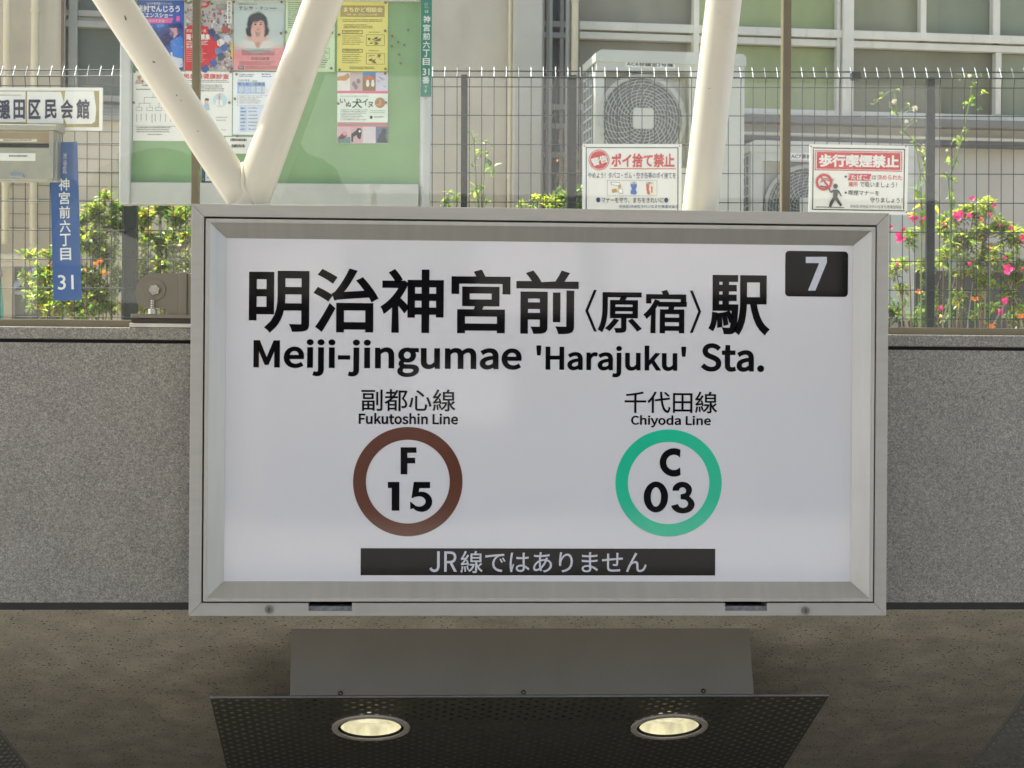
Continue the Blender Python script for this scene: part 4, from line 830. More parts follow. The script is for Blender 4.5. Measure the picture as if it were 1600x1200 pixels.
for yo in (0, 2.4): ppoly(mb, [(1281, 287), (1284, 280.5 + yo), (1290, 278.2 + yo), (1299, 280.5 + yo), (1305.5, 277.8 + yo), (1299, 281.6 + yo), (1290, 279.2 + yo), (1284.6, 281.4 + yo)], D - .0004 - yo * .0001, BLACKP)
fig = T('figure', '#3a3a3c'); pdisc(mb, 1305.4, 291, 3.8, D - .0016, fig)
ppoly(mb, [(1295, 294), (1296.5, 293.5), (1298, 298.5), (1302, 296.3), (1308.5, 296), (1311.5, 298.5), (1315.6, 306), (1314.2, 307.2), (1309.3, 300.5), (1308.5, 308), (1312, 314.5), (1316.2, 320.5), (1313, 322.4), (1308, 316), (1305.3, 311.5), (1302.2, 316.5), (1298.8, 323.4), (1295.2, 323), (1296.5, 316.5), (1301.6, 307.5), (1301.8, 300.5), (1298, 301.5), (1295.8, 299)], D - .002, fig)
prect(mb, 1274.5, 323.3, 1319, 324.4, D, BLACKP)
pdisc(mb, 1321.5, 276, 1.9, D, BLACKP); pdisc(mb, 1321.5, 301, 1.9, D, BLACKP); prect(mb, 1325, 271.5, 1361, 282.3, D, RED)
text(mb, '「たばこ」', 1325.5, 272.6, 1360.5, 281.2, D - .0008, WHITEP, bold=.02); text(mb, 'は', 1363, 273.5, 1369, 280.8, D, fig, bold=.01); text(mb, '決められた', 1370.5, 273, 1409.5, 281.6, D, RED, bold=.012)
text(mb, '場所', 1325.5, 284, 1340.5, 292, D, RED, bold=.015); text(mb, 'で吸いましょう！', 1343.5, 284.5, 1401.5, 293, D, fig, bold=.012)
text(mb, '喫煙マナーを', 1325.5, 297.5, 1374, 305.5, D, fig, bold=.015); text(mb, '守りましょう！', 1359.5, 308.5, 1410, 316.8, D, fig, bold=.012); text(mb, '渋谷区/渋谷区きれいなまち推進協議会', 1328, 320.3, 1409, 325.6, D, GREYT)
for x, y in ((1267, 228.7), (1415.5, 229), (1416, 331.5)): pdisc(mb, x, y, 1.3, D, T('rust', '#8a5a2c'), n=10)
tag(mb.build('warning_sign'), 'white sign with red no smoking while walking heading and a striding figure', 'warning sign', 'white warning signs on the fence')

# hall name board and letterbox -----------------------------------------
S3 = facing(7.69, .25)
hb = thing('name_board', S3.w(S3.px(50, 200)[0], 0, S3.px(50, 203)[1]), 'white framed hall name board with peeling plates on the fence', 'name board')
mb = MB(S3); pbox(mb, -110, 136.5, 160, 203.5, -.002, .012, mat('cream_board', '#d9d6c6', .5)); mb.build('backing', hb, bevel=.002)
mb = MB(S3); pframe(mb, -110, 136.5, 160, 203.5, 5, -.0028, WHITEP); prect(mb, -105, 141.5, 155, 198.5, -.0026, mat('stained_yellow_board', '#a89a5e', .7, 0, .25, 20)); mb.build('border', hb)
mb = MB(S3)
ppoly(mb, [(-104, 143), (40, 143), (40, 191), (-104, 191)], -.004, WHITEP); ppoly(mb, [(42.3, 143), (95, 143.5), (99.5, 158), (99, 193), (42.3, 193)], -.004, WHITEP); ppoly(mb, [(102, 142.5), (146.5, 142.5), (150.5, 170), (148.5, 190), (143, 193.5), (104, 194), (100.3, 185), (99.8, 162)], -.0044, WHITEP); mb.build('name_plate', hb)
mb = MB(S3); nv = T('indigo', '#2b2d45')
for ch, x0, x1 in (('穏', -8, 16.5), ('田', 21, 39), ('区', 44.5, 63.5), ('民', 69.5, 88.5), ('会', 94.5, 114.5), ('館', 119, 139.8)): text(mb, ch, x0, 155.5 if ch != '館' else 154.5, x1, 186, -.0055, nv, bold=.035)
rows(mb, 0, 147.5, 36, 151, 1, -.0055, T('rustt', '#b9a27a'), seed=3); mb.build('lettering', hb)
LB = facing(7.6, -.1)
lbx = thing('letterbox', LB.w(LB.px(40, 280)[0], 0, LB.px(40, 288)[1]), 'stainless steel letterbox with hood and paper labels hung on the fence', 'letterbox')
SS = mat('stainless_steel', '#b3b2a6', .3, .7, .1, 10, .05, 90); stains(SS, 16, .4, (.6, .55, .4), (1, 1, 1), .58, .68)
mb = MB(LB); pbox(mb, -70, 205, 89.5, 282, .0, .075, SS); mb.box(LB.px(-74, 0)[0], LB.px(93, 0)[0], -.004, .0, LB.px(40, 284.5)[1], LB.px(40, 281)[1], SS); mb.build('body', lbx, bevel=.002)
mb = MB(LB); s0, s1 = LB.px(-75, 200)[0], LB.px(93, 200)[0]; za, zb2, zc2 = LB.px(40, 190.5)[1], LB.px(40, 198)[1], LB.px(40, 205.5)[1]
mb.add([(s0, -.06, zb2), (s1, -.06, zb2), (s1 + .004, .075, za), (s0, .075, za), (s0, -.06, zc2), (s1, -.06, zc2), (s1 + .004, .075, zc2), (s0, .075, zc2)], [(0, 1, 2, 3), (4, 5, 1, 0), (1, 5, 6, 2), (7, 4, 0, 3), (5, 4, 7, 6)], SS); mb.build('hood', lbx, bevel=.001)
mb = MB(LB); mb.box(LB.px(83, 0)[0], LB.px(89.5, 0)[0], -.045, .0, LB.px(40, 280)[1], LB.px(40, 206)[1], SS); mb.build('side_flange', lbx)
mb = MB(LB); pbox(mb, -66, 207, 82.5, 223, -.001, .0, mat('beige_card', '#9e8f76', .7)); mb.build('recess_panel', lbx)
mb = MB(LB); pbox(mb, -66, 223.5, 82.5, 230, -.0016, .0, DARKGAP); mb.build('slot', lbx)
mb = MB(LB); pbox(mb, -66, 230.5, 82, 281, -.012, .0, SS); mb.build('flap', lbx, bevel=.002)
mb = MB(LB); pbox(mb, -30, 217, 57.5, 221, -.003, .0, PW); rows(mb, 5, 217.8, 52, 220.4, 1, -.0036, GREYT, .8, seed=3); mb.build('paper_label', lbx)
mb = MB(LB); pbox(mb, -40, 239, 55.5, 251, -.0145, -.012, PW); rows(mb, 14, 242, 50, 245.3, 1, -.0152, GREYT, .9, seed=6); mb.build('paper_label', lbx)
mb = MB(LB); pbox(mb, 15.5, 271, 36, 276.5, -.03, -.012, mat('blue_grey_catch', '#8c98a8', .35, .4)); mb.build('catch', lbx, bevel=.002)

# ------------------------------------------------------------------ building behind
BYAW = R(4.3)
HB = Frame((0, 9.8, 0), Vector((math.cos(BYAW), math.sin(BYAW), 0)), Vector((-math.sin(BYAW), math.cos(BYAW), 0)), Z)
bld = thing('hall_building', HB.w(0, 0, 1.12), 'beige rendered public hall with white window frames and drainpipes behind the fence', 'building')
STUC = mat('beige_render', '#c6b9a3', .9, 0, .07, 4, .25, 150); stains(STUC, 2.0, .45, (.72, .68, .62), (1.4, 1, .3), .48, .75)
STUC2 = mat('grey_beige_render', '#b8b0a0', .9, 0, .06, 4, .2, 150); stains(STUC2, 2.5, .4, (.75, .72, .68), (1.4, 1, .3), .5, .75)
WF = mat('white_window_paint', '#d3ccb8', .55, 0, .06, 9); stains(WF, 12, .4, (.65, .6, .52), (2, 1, .4), .55, .72)
DWF = mat('grey_window_frame', '#908d83', .5, .1, .08, 9)
TOPZ = 5.0
def hx(x, y=150, d=0): return HB.px(x, y, d)[0]
def hz_(x, y, d=0): return HB.px(x, y, d)[1]
def wall_part(name, s0, s1, z0_, z1_, openings, m, d=0.0, reveal=.14):
    mb = MB(HB); ss = sorted({s0, s1} | {v for o in openings for v in o[:2]}); zs = sorted({z0_, z1_} | {v for o in openings for v in o[2:]})
    for a, b in zip(ss[:-1], ss[1:]):
        for c, e in zip(zs[:-1], zs[1:]):
            if any(o[0] <= a and b <= o[1] and o[2] <= c and e <= o[3] for o in openings): continue
            mb.add([(a, d, c), (b, d, c), (b, d, e), (a, d, e)], [(0, 1, 2, 3)], m)
    for a, b, c, e in openings:
        mb.add([(a, d, c), (b, d, c), (b, d, e), (a, d, e), (a, d + reveal, c), (b, d + reveal, c), (b, d + reveal, e), (a, d + reveal, e)], [(0, 4, 5, 1), (1, 5, 6, 2), (2, 6, 7, 3), (3, 7, 4, 0)], m)
    return mb.build(name, bld)
def gl(name, c, rough=.28, bump=.25):
    M = mat('glass_' + name, c, rough, 0, .14, 5, bump, 260, .18, stretch=(1, 1, .5)); stains(M, 3, .3, (.8, .8, .72), (2.5, 1, .3), .4, .7); return M
# left wing
oL = (hx(100), hx(252), hz_(150, 178), hz_(150, -160))
wall_part('wall', hx(-420), hx(803), 1.1, TOPZ, [oL], STUC)
# block joints on the lower left wall
mb = MB(HB)
jm = mat('wall_joint', '#8d8272', .9)
for yj in (205, 226, 248, 270, 291, 313, 336, 358): z = hz_(100, yj); mb.box(hx(-420), hx(672), -.0025, .0, z, z + .004, jm)
mb.build('block_joint', bld)
def window(s0, s1, z0_, z1_, rails, stiles, panes, fm, d=.1):
    """frame mesh with a child mesh for each pane"""
    mb = MB(HB); cnt = 0
    for z, h, dd in rails: mb.box(s0, s1, dd, dd + .05, z - h / 2, z + h / 2, fm); cnt += 1
    for s, w_, dd, za, zb3 in stiles: mb.box(s - w_ / 2, s + w_ / 2, dd, dd + .056, za, zb3, fm)
    f = mb.build('window', bld, bevel=.003)
    for a, b, c, e, m, dd in panes:
        mb = MB(HB); mb.box(a, b, dd, dd + .006, c, e, m); mb.build('pane', f)
    return f
z_ = lambda y: hz_(150, y)
window(oL[0], oL[1], oL[2], oL[3], [(z_(18), .03, .05), (z_(26), .018, .07), (z_(35), .034, .045), (z_(151), .03, .05), (z_(163), .018, .07), (z_(173), .034, .03)],
       [(hx(112), .045, .04, oL[2], oL[3])],
       [(oL[0], oL[1], z_(13), oL[3], gl('dark', '#4d5750'), .1), (oL[0], oL[1], z_(148), z_(40), gl('dark', '#4d5750'), .1), (oL[0], oL[1], oL[2] - .01, z_(148), gl('lowdark', '#6a7068'), .11)], DWF)
mb = MB(HB); mb.box(oL[0] - .03, oL[1], -.04, .1, oL[2] - .035, oL[2] - .001, mat('grey_sill', '#8e8a80', .8)); mb.build('sill', bld, bevel=.004)
mb = MB(HB); mb.box(hx(95), hx(99.5), -.012, .0, z_(178), TOPZ, mat('reddish_trim', '#6f5848', .7)); mb.build('corner_trim', bld)
# pillar and recess
mb = MB(HB); mb.box(hx(803, d=-.12), hx(847, d=-.12), -.12, -.001, 1.1, TOPZ, STUC2); mb.build('pillar', bld, bevel=.006)
r0, r1 = hx(848), hx(905)
oR = (r0 + .01, r1 - .02, 1.45, TOPZ - .4)
wall_part('wall', hx(803), r1, 1.1, TOPZ, [oR], STUC2, .02, .12)
window(oR[0], oR[1], oR[2], oR[3], [(hz_(870, 34), .032, .06), (hz_(870, 52), .03, .05), (hz_(870, 165), .03, .05), (hz_(870, 195), .03, .05), (hz_(870, 240), .03, .05)], [(hx(858), .02, .05, oR[2], oR[3]), (hx(880), .02, .055, oR[2], oR[3])],
       [(oR[0], oR[1], oR[2], oR[3], gl('slate', '#4b5558'), .12)], DWF)
# right wing with the long window
RX = 1000
zr = lambda y: hz_(RX, y)
o3 = (r1, hx(1900), zr(174.5), TOPZ - .5)
wall_part('wall', r1, hx(1900), 1.1, TOPZ, [o3], STUC2, 0, .14)
Gg = gl('grey', '#88836f'); Ggr = gl('green', '#98a06e'); Gol = gl('olive', '#838366'); Gbl = gl('grey_green', '#80856c'); Gdk = gl('dark_olive', '#74725a')
x1, x2, x3, x4, x5 = hx(1090, 40), hx(1327, 60), hx(1446, 50), hx(1565, 120), hx(1562, 30)
up0, up1, lo0, lo1 = zr(34), o3[3], zr(162), zr(61)
window(o3[0], o3[1], o3[2], o3[3], [(zr(40.5), zr(34) - zr(47), .03), (zr(55), zr(49.5) - zr(60.5), .045), (zr(165.5), zr(162) - zr(169), .05), (zr(172.5), .018, .03)],
       [(x1, .03, .025, zr(162), TOPZ - .5), (x2, .06, .012, o3[2], TOPZ - .5), (x2 - .045, .02, .035, o3[2], TOPZ - .5), (x3, .032, .028, zr(47), TOPZ - .5), (x4, .032, .04, zr(162), zr(61)), (x5, .04, .04, zr(47), TOPZ - .5)],
       [(o3[0], x1, up0 - .02, up1, Gg, .1), (x1, x2, up0 - .02, up1, Ggr, .1), (x2, x3, up0 - .02, up1, Gol, .1), (x3, o3[1], up0 - .02, up1, Gbl, .104),
        (o3[0], x1, lo0, lo1, Gg, .1), (x1, x2, lo0, lo1, Ggr, .1), (x2, x4, lo0, lo1, Gdk, .1), (x4, o3[1], lo0, lo1, Gbl, .1)], WF)
mb = MB(HB); mb.box(r1 + .02, hx(1900), -.07, .03, zr(189), zr(175.5), mat('concrete_sill', '#77736a', .85, 0, .1, 6)); mb.build('sill', bld, bevel=.006)
mb = MB(HB); mb.box(hx(1200), hx(1900), -.05, -.001, 1.1, hz_(1500, 425), mat('plinth_shade', '#5a564d', .9, 0, .2, 6)); mb.box(hx(1200), hx(1900), -.09, -.001, hz_(1500, 425) + .001, hz_(1500, 418), STUC2); mb.build('shaded_base', bld)  # low wall darkened in colour for the shadow behind the azaleas
cp = mat('cream_pipe', '#cdbf9c', .45, 0, .05, 5); gp = mat('grey_pipe', '#9a978d', .45, 0, .06, 5)
mb = MB(HB); mb.tube([(r1 + .1, -.05, zr(207)), (hx(1900), -.05, zr(207))], .013, cp, 12); mb.tube([(r1 + .1, -.06, zr(215)), (hx(1900), -.06, zr(215))], .02, mat('dark_gap_tube', '#55524a', .6), 12); mb.build('conduit', bld)  # lower dark tube stands in for the dark gap under the conduit
def drain(x, d, r, m, yt=-160, zb_=1.12, brackets=(60, 240)):
    mb = MB(HB); s = hx(x, 150, d); mb.tube([(s, d, zb_), (s, d, HB.px(x, yt, d)[1])], r, m, 18)
    for by in brackets: z = HB.px(x, by, d)[1]; mb.tube([(s, d, z), (s, d, z + .02)], r * 1.25, m, 18); mb.box(s - .01, s + .01, d, 0, z, z + .015, m)
    return mb.build('drainpipe', bld)
drain(797, -.05, .0115, cp, brackets=(-20, 280)); drain(897.5, -.09, .018, cp, brackets=(2, 250)); drain(887, -.06, .014, gp, brackets=()); drain(859, -.03, .012, gp, brackets=(139, 185)); drain(54, -.07, .02, cp, zb_=z_(385), brackets=(20, 318)); drain(10, -.07, .018, cp, -80, z_(385), (290,))
mb = MB(HB); e0, e1 = hx(54, 390, -.07), hx(10, 390, -.07); zz0 = HB.px(30, 386, -.07)[1]
mb.tube([(e0, -.07, zz0 + .02), (e0 - .01, -.07, zz0 - .03), (e0 - .045, -.07, zz0 - .055), (e1 - .3, -.07, zz0 - .06)], .021, cp, 16); mb.build('drain_elbow', bld)
mb = MB(HB); mb.box(hx(-420), hx(1900), -.1, .6, TOPZ + .001, TOPZ + .15, STUC2); mb.box(hx(-420), hx(1900), .2, .3, 1.1, TOPZ, mat('dark_interior', '#3a3a36', .9)); mb.build('roof_edge', bld)

# ------------------------------------------------------------------ air conditioners
ACM = mat('ivory_ac_casing', '#b9bab0', .5, 0, .04, 6); stains(ACM, 6, .25, (.75, .72, .65), (1, 1, .4))
ACW = mat('pale_guard_wire', '#aeb3ae', .45, 0, .05)
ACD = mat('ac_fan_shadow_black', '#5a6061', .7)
def air_con(front_d, depth, x0, x1, ytop, h, fan_xy, fan_r, label, tag_text, tag_box, fans=2):
    f = Frame(HB.w(0, front_d, 0), HB.ex, HB.ey, HB.ez)
    s0, s1 = f.px(x0, 180)[0], f.px(x1, 180)[0]; zt_ = f.px((x0 + x1) / 2, ytop)[1]; zb_ = zt_ - h
    root = thing('air_conditioner', f.w((s0 + s1) / 2, depth / 2, 1.12), label, 'air conditioner', 'air conditioner outdoor units')
    fc = f.px(*fan_xy); cents_ = [fc] + ([(fc[0], fc[1] - .6)] if fans == 2 else [])
    # casing front with square openings for the fans
    mb = MB(f); q = fan_r + .012
    zs = [zb_] + sorted(v for c in cents_ for v in (max(c[1] - q, zb_ + .03), c[1] + q)) + [zt_]
    for i in range(len(zs) - 1):
        if i % 2 == 0: mb.add([(s0, 0, zs[i]), (s1, 0, zs[i]), (s1, 0, zs[i + 1]), (s0, 0, zs[i + 1])], [(0, 1, 2, 3)], ACM)
        else:
            for a, b in ((s0, fc[0] - q), (fc[0] + q, s1)): mb.add([(a, 0, zs[i]), (b, 0, zs[i]), (b, 0, zs[i + 1]), (a, 0, zs[i + 1])], [(0, 1, 2, 3)], ACM)
            a, b = fc[0] - q, fc[0] + q; mb.add([(a, 0, zs[i]), (b, 0, zs[i]), (b, 0, zs[i + 1]), (a, 0, zs[i + 1]), (a, .07, zs[i]), (b, .07, zs[i]), (b, .07, zs[i + 1]), (a, .07, zs[i + 1])], [(0, 4, 5, 1), (1, 5, 6, 2), (2, 6, 7, 3), (3, 7, 4, 0), (4, 7, 6, 5)], ACM)
    mb.add([(s1, 0, zb_), (s1, depth, zb_), (s1, depth, zt_), (s1, 0, zt_), (s0, 0, zb_), (s0, depth, zb_), (s0, depth, zt_), (s0, 0, zt_)], [(0, 1, 2, 3), (1, 5, 6, 2)], ACM)
    mb.box(s0, s0 + .035, .001, .03, zb_, zt_, ACM); mb.build('casing', root)
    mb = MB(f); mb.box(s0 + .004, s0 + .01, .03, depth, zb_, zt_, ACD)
    for i in range(int(h / .05)): mb.box(s0 - .004, s0 + .004, .03, depth, zb_ + i * .05, zb_ + i * .05 + .007, ACW)
    for i in range(5): dd = .03 + i * (depth - .03) / 4; mb.box(s0 - .003, s0 + .005, dd, dd + .006, zb_, zt_, ACW)
    mb.build('side_grille', root)
    mb = MB(f); t_ = .045
    pr = [(s0 - .006, zt_ - t_), (s1 + .006, zt_ - t_), (s1 + .006, zt_ - .004), (s1 - .01, zt_ + .012), (s0 + .02, zt_ + .012), (s0 - .006, zt_ - .004)]
    mb.prism(pr, -.006, depth + .005, ACM); mb.build('lid', root, bevel=.003)
    for c in cents_:
        if c[1] < zb_ + .1: continue
        mb = MB(f); n = 48
        mb.ring(c[0], c[1], fan_r, fan_r - .018, .02, .06, ACM, 56)
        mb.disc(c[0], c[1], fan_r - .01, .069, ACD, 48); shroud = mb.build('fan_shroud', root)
        mb = MB(f)
        for b_ in range(4):
            a0 = b_ * math.pi / 2 + .35; pts = [(c[0] + r_ * math.cos(a0 + t), .04 + dd, c[1] + r_ * math.sin(a0 + t)) for r_, t, dd in ((.05, 0, .0), (fan_r * .55, -.12, -.012), (fan_r - .03, -.1, -.015), (fan_r - .03, .75, .012), (fan_r * .55, .8, .012), (.05, .9, .015))]
            mb.add(pts, [list(range(6))], mat('fan_blade', '#4c5456', .5))
        mb.build('fan', root)
        mb = MB(f); k = fan_r / .24
        for i in range(11):
            r_ = (.07 + i * .0165) * k; mb.tube([(c[0] + r_ * math.cos(2 * math.pi * j / 40), -.006 - .012 * (1 - (i / 11) ** 2), c[1] + r_ * math.sin(2 * math.pi * j / 40)) for j in range(41)], .0016, ACW, 4, caps=False)
        for i in range(26):
            a0 = i * 2 * math.pi / 26; P_ = []
            for j in range(7): r_ = (.05 + j * .0325) * k; P_.append((c[0] + r_ * math.cos(a0 - j * .14), -.004 - .013 * (1 - (j / 6) ** 2), c[1] + r_ * math.sin(a0 - j * .14)))
            mb.tube(P_, .0017, ACW, 4, caps=False)
        mb.build('fan_guard', root)
        mb = MB(f); w_ = .054 * k; pts = []
        for cx, cz, a0 in ((w_ - .014, w_ - .014, 0), (-w_ + .014, w_ - .014, 90), (-w_ + .014, -w_ + .014, 180), (w_ - .014, -w_ + .014, 270)): pts += [(c[0] + cx + .014 * math.cos(R(a0 + 22.5 * i)), c[1] + cz + .014 * math.sin(R(a0 + 22.5 * i))) for i in range(5)]
        mb.prism(pts, -.03, -.012, ACM); mb.build('hub_cap', root, bevel=.003)
    mb = MB(f); s0_, s1_, za, zb4 = f.rect(*tag_box, 0); mb.box(s0_, s1_, -.0015, 0, za, zb4, PW); x0_, y0_, x1_, y1_ = tag_box
    mb.fr = f; text(mb, tag_text, x0_ + 2, y0_ + 2, x1_ - 3, y1_ - 1.6, -.0022, BLACKP, bold=.02); mb.build('name_sticker', root)
    for lx in (s0 + .08, s1 - .12):
        mb = MB(f); mb.box(lx, lx + .04, .02, depth - .02, 1.12, zb_ + .001, gp); mb.build('foot', root)
    return root
air_con(-.98, .34, 932, 1163, 85, 1.34, (1003.5, 186), .212, 'ivory outdoor air conditioner unit standing tall with large round fan guard behind the fence', 'AC6会議室3号機', (977, 95.5, 1055, 105.5))
air_con(-.62, .3, 1174, 1432, 226, .86, (1262, 325), .215, 'lower ivory outdoor air conditioner unit half hidden by the no smoking sign', 'AC7事務室1号機', (1234, 239, 1300, 250), 1)

# ------------------------------------------------------------------ meter box and hose at far left
MF = facing(8.6)
mt_ = thing('meter_box', MF.w(MF.px(8, 480)[0], 0, 1.12), 'grey utility cabinet low at the left edge behind the fence', 'utility box')
mb = MB(MF); pbox(mb, 20, 416, 70, 520, 0, .3, mat('dark_grey_cabinet', '#5c5a52', .6)); mb.build('cabinet', mt_, bevel=.006)
mb = MB(MF); pbox(mb, 17, 454, 74, 460, -.02, .3, mat('pale_grey_metal', '#a6a9a6', .4, .3)); mb.build('shelf', mt_)
mb = MB(MF); pbox(mb, -30, 414, 18.5, 520, -.05, .3, mat('beige_cabinet', '#b8aa8d', .6)); mb.build('side_cabinet', mt_, bevel=.004)
mb = MB(MF); a = MF.px(22, 450); b = MF.px(68, 416); mb.tube([(a[0], -.03, a[1]), (b[0], -.03, b[1])], .014, mat('blue_grey_tube', '#8190a4', .4), 12); mb.build('brace', mt_)
mb = MB(MF); tp = [MF.px(x, y) for x, y in ((5, 432), (6, 442), (7.5, 462), (9, 485), (9, 520))]; mb.tube([(p_[0], -.08, p_[1]) for p_ in tp], .011, mat('turquoise_hose', '#1fa58f', .35), 12)
hose = mb.build('garden_hose'); tag(hose, 'turquoise garden hose hanging at the left edge', 'hose')
mb = MB(MF); c = MF.px(4, 430); mb.tube([(c[0], -.1, c[1] - .02), (c[0], -.1, c[1] - .008), (c[0], -.1, c[1] + .03)], [.014, .028, .02], mat('bright_tap_metal', '#c8c8c4', .2, .9), 16); mb.tube([(c[0], -.1, c[1] + .01), (c[0], -.05, c[1] + .012)], .01, mat('bright_tap_metal', '#c8c8c4', .2, .9), 10)
tag(mb.build('tap'), 'shiny metal tap above the turquoise hose', 'tap')

# ------------------------------------------------------------------ plants
def leafm(n, c, tr=.5): return mat('leaf_' + n, c, .42, 0, .18, 30, trans=tr)
LV = [leafm('mid', (.09, .19, .03)), leafm('light', (.2, .32, .045)), leafm('lime', (.36, .42, .07)), leafm('deep', (.04, .11, .03)), leafm('rust', (.36, .15, .05))]
STEM = mat('brown_stem', (.17, .12, .08), .8, 0, .2, 30); GSTEM = mat('green_stem', (.15, .22, .07), .6, 0, .15, 30)
def leaf(mb, p, d, L, W, m, rr, curl=.25):
    d = d.normalized(); side = d.cross(Vector((rr.uniform(-.6, .6), rr.uniform(-.6, .6), 1))).normalized(); nrm = side.cross(d).normalized()
    mid_ = p + d * (L * .45); tip = p + d * L - nrm * (L * curl * rr.uniform(.2, 1))
    a, b = mid_ + side * (W / 2) + nrm * (W * .18), mid_ - side * (W / 2) + nrm * (W * .18)
    a2, b2 = p + d * (L * .75) + side * (W * .33) - nrm * (L * curl * .25), p + d * (L * .75) - side * (W * .33) - nrm * (L * curl * .25)
    mb.add([p, a, a2, tip, b2, b, mid_], [(0, 6, 1), (1, 6, 3, 2), (0, 5, 6), (5, 4, 3, 6)], m, True, True)
def rdir(rr, up=.3):
    while True:
        v = Vector((rr.uniform(-1, 1), rr.uniform(-1, 1), rr.uniform(-1, 1)))
        if .05 < v.length < 1: v.normalize(); v.z += up; return v.normalized()
def pt(x, y, Yd):
    ray = FW + RT * ((x - 800) / F_PX) + UP * ((600 - y) / F_PX); return EYE + ray * (Yd / ray.y)
def shrub(label, clumps, roots, weights, L=.032, W=.013, seed=1, whorl=False, name='shrub', n_per=1.0, group='shrubs behind the fence'):
    rr = random.Random(seed)
    root = thing(name, roots[0], label, 'shrub', group)
    fol, st = MB(), MB()
    for (x, y, Yd, rpx, n) in clumps:
        c = pt(x, y, Yd); r_ = rpx * Yd / F_PX
        base = min(roots, key=lambda q: (q - c).length_squared) + Vector((rr.uniform(-.05, .05), rr.uniform(-.05, .05), 0))
        mid_ = base.lerp(c, .55) + Vector((rr.uniform(-.05, .05), rr.uniform(-.05, .05), 0))
        st.tube([base, mid_, c], [.0045, .0035, .002], STEM, 6, True)
        tw = max(3, int(n * n_per / (9 if whorl else 6)))
        for t in range(tw):
            d = rdir(rr, .55); ln = r_ * rr.uniform(.35, 1.05)
            e = c + Vector((d.x * ln, d.y * ln, d.z * ln * .95)); m1 = c.lerp(e, .5) + rdir(rr) * ln * .08
            st.tube([c, m1, e], [.0022, .0017, .001], STEM, 4, True, False)
            k = 9 if whorl else 7
            # the tips are younger: paler than the inner leaves
            wts = weights if rr.random() < .7 else weights[::-1][:len(weights)]
            for j in range(k):
                if whorl:
                    q = e; ax = (d + Z * .8).normalized(); a1 = ax.cross(X).normalized(); a2 = ax.cross(a1); q = e - ax * rr.uniform(0, .012); dd = (a1 * math.cos(j * 2.4) + a2 * math.sin(j * 2.4) + ax * rr.uniform(.0, 1.1)).normalized()
                else:
                    f_ = .25 + .75 * j / (k - 1); q = c.lerp(e, f_); dd = (d * .6 + rdir(rr, .1)).normalized()
                mm = rr.choices(LV, weights)[0]
                leaf(fol, q, dd, L * rr.uniform(.65, 1.25), W * rr.uniform(.7, 1.2), mm, rr)
    fol.build('foliage', root); st.build('stem', root)
    return root
Gz = 1.12
def rt(x, Yd): v = pt(x, 700, Yd); v.z = Gz; return v
left_a = [(60, 470, 8.1, 26, 90), (70, 435, 8.15, 28, 80), (45, 405, 8.2, 16, 30), (90, 400, 8.2, 24, 80), (100, 480, 8.05, 38, 170), (130, 440, 8.1, 34, 190), (140, 380, 8.15, 32, 190), (150, 335, 8.2, 26, 120), (165, 312, 8.2, 16, 30), (135, 490, 8.05, 36, 170), (160, 470, 8.1, 36, 190), (165, 405, 8.15, 34, 190), (180, 360, 8.2, 30, 150), (125, 350, 8.2, 20, 60), (185, 330, 8.2, 20, 60), (190, 440, 8.12, 34, 150), (40, 440, 8.2, 14, 24)]
shrub('leafy green shrub with red tipped shoots behind the blue address strip', left_a, [rt(90, 8.1), rt(140, 8.1), rt(170, 8.15)], [3, 5, 5, 1.5, .8], seed=3, n_per=2.1)
left_b = [(225, 345, 8.2, 24, 110), (250, 335, 8.25, 24, 110), (282, 345, 8.2, 26, 120), (235, 385, 8.15, 30, 170), (268, 385, 8.15, 32, 170), (298, 375, 8.15, 30, 120), (220, 430, 8.1, 32, 150), (255, 425, 8.1, 34, 170), (290, 420, 8.1, 30, 120), (225, 475, 8.1, 34, 140), (265, 470, 8.1, 34, 120), (262, 320, 8.25, 18, 40), (300, 330, 8.25, 18, 40)]
shrub('yellow green shrub between the dark fence post and the station sign', left_b, [rt(230, 8.1), rt(270, 8.1)], [3, 5, 5, 1.5, 1], seed=5, n_per=2.1)
# small plants under the board and beside the warning sign
shrub('small dark leaved shrub beside the no littering sign', [(880, 315, 8.2, 20, 70), (905, 305, 8.2, 18, 50), (895, 335, 8.2, 26, 90), (860, 340, 8.2, 22, 60), (915, 330, 8.2, 20, 60)], [rt(890, 8.2)], [4, 3, .5, 3, .1], L=.036, W=.017, seed=8)
shrub('low yellow leaved azalea left of the no littering sign', [(815, 322, 8.1, 10, 40), (840, 312, 8.1, 12, 60), (855, 318, 8.1, 12, 60), (870, 322, 8.1, 10, 40), (838, 335, 8.1, 22, 100)], [rt(840, 8.1)], [1, 3, 7, .5, .2], L=.026, W=.009, seed=9, whorl=True)
az = [(1400, 420, 8.2, 20, 60), (1420, 375, 8.15, 20, 60), (1410, 460, 8.2, 20, 40), (1450, 420, 8.1, 24, 80), (1475, 360, 8.2, 20, 70), (1495, 345, 8.2, 22, 80), (1520, 340, 8.2, 24, 90), (1540, 330, 8.2, 22, 70), (1500, 385, 8.15, 28, 130), (1535, 375, 8.15, 30, 150), (1480, 400, 8.1, 26, 100)]
shrub('azalea with pink flowers and yellow green leaf rosettes near the sign corner', az, [rt(1430, 8.15), rt(1500, 8.15)], [2, 5, 6, 1, .3], L=.031, W=.0105, seed=11, whorl=True, n_per=2.5)
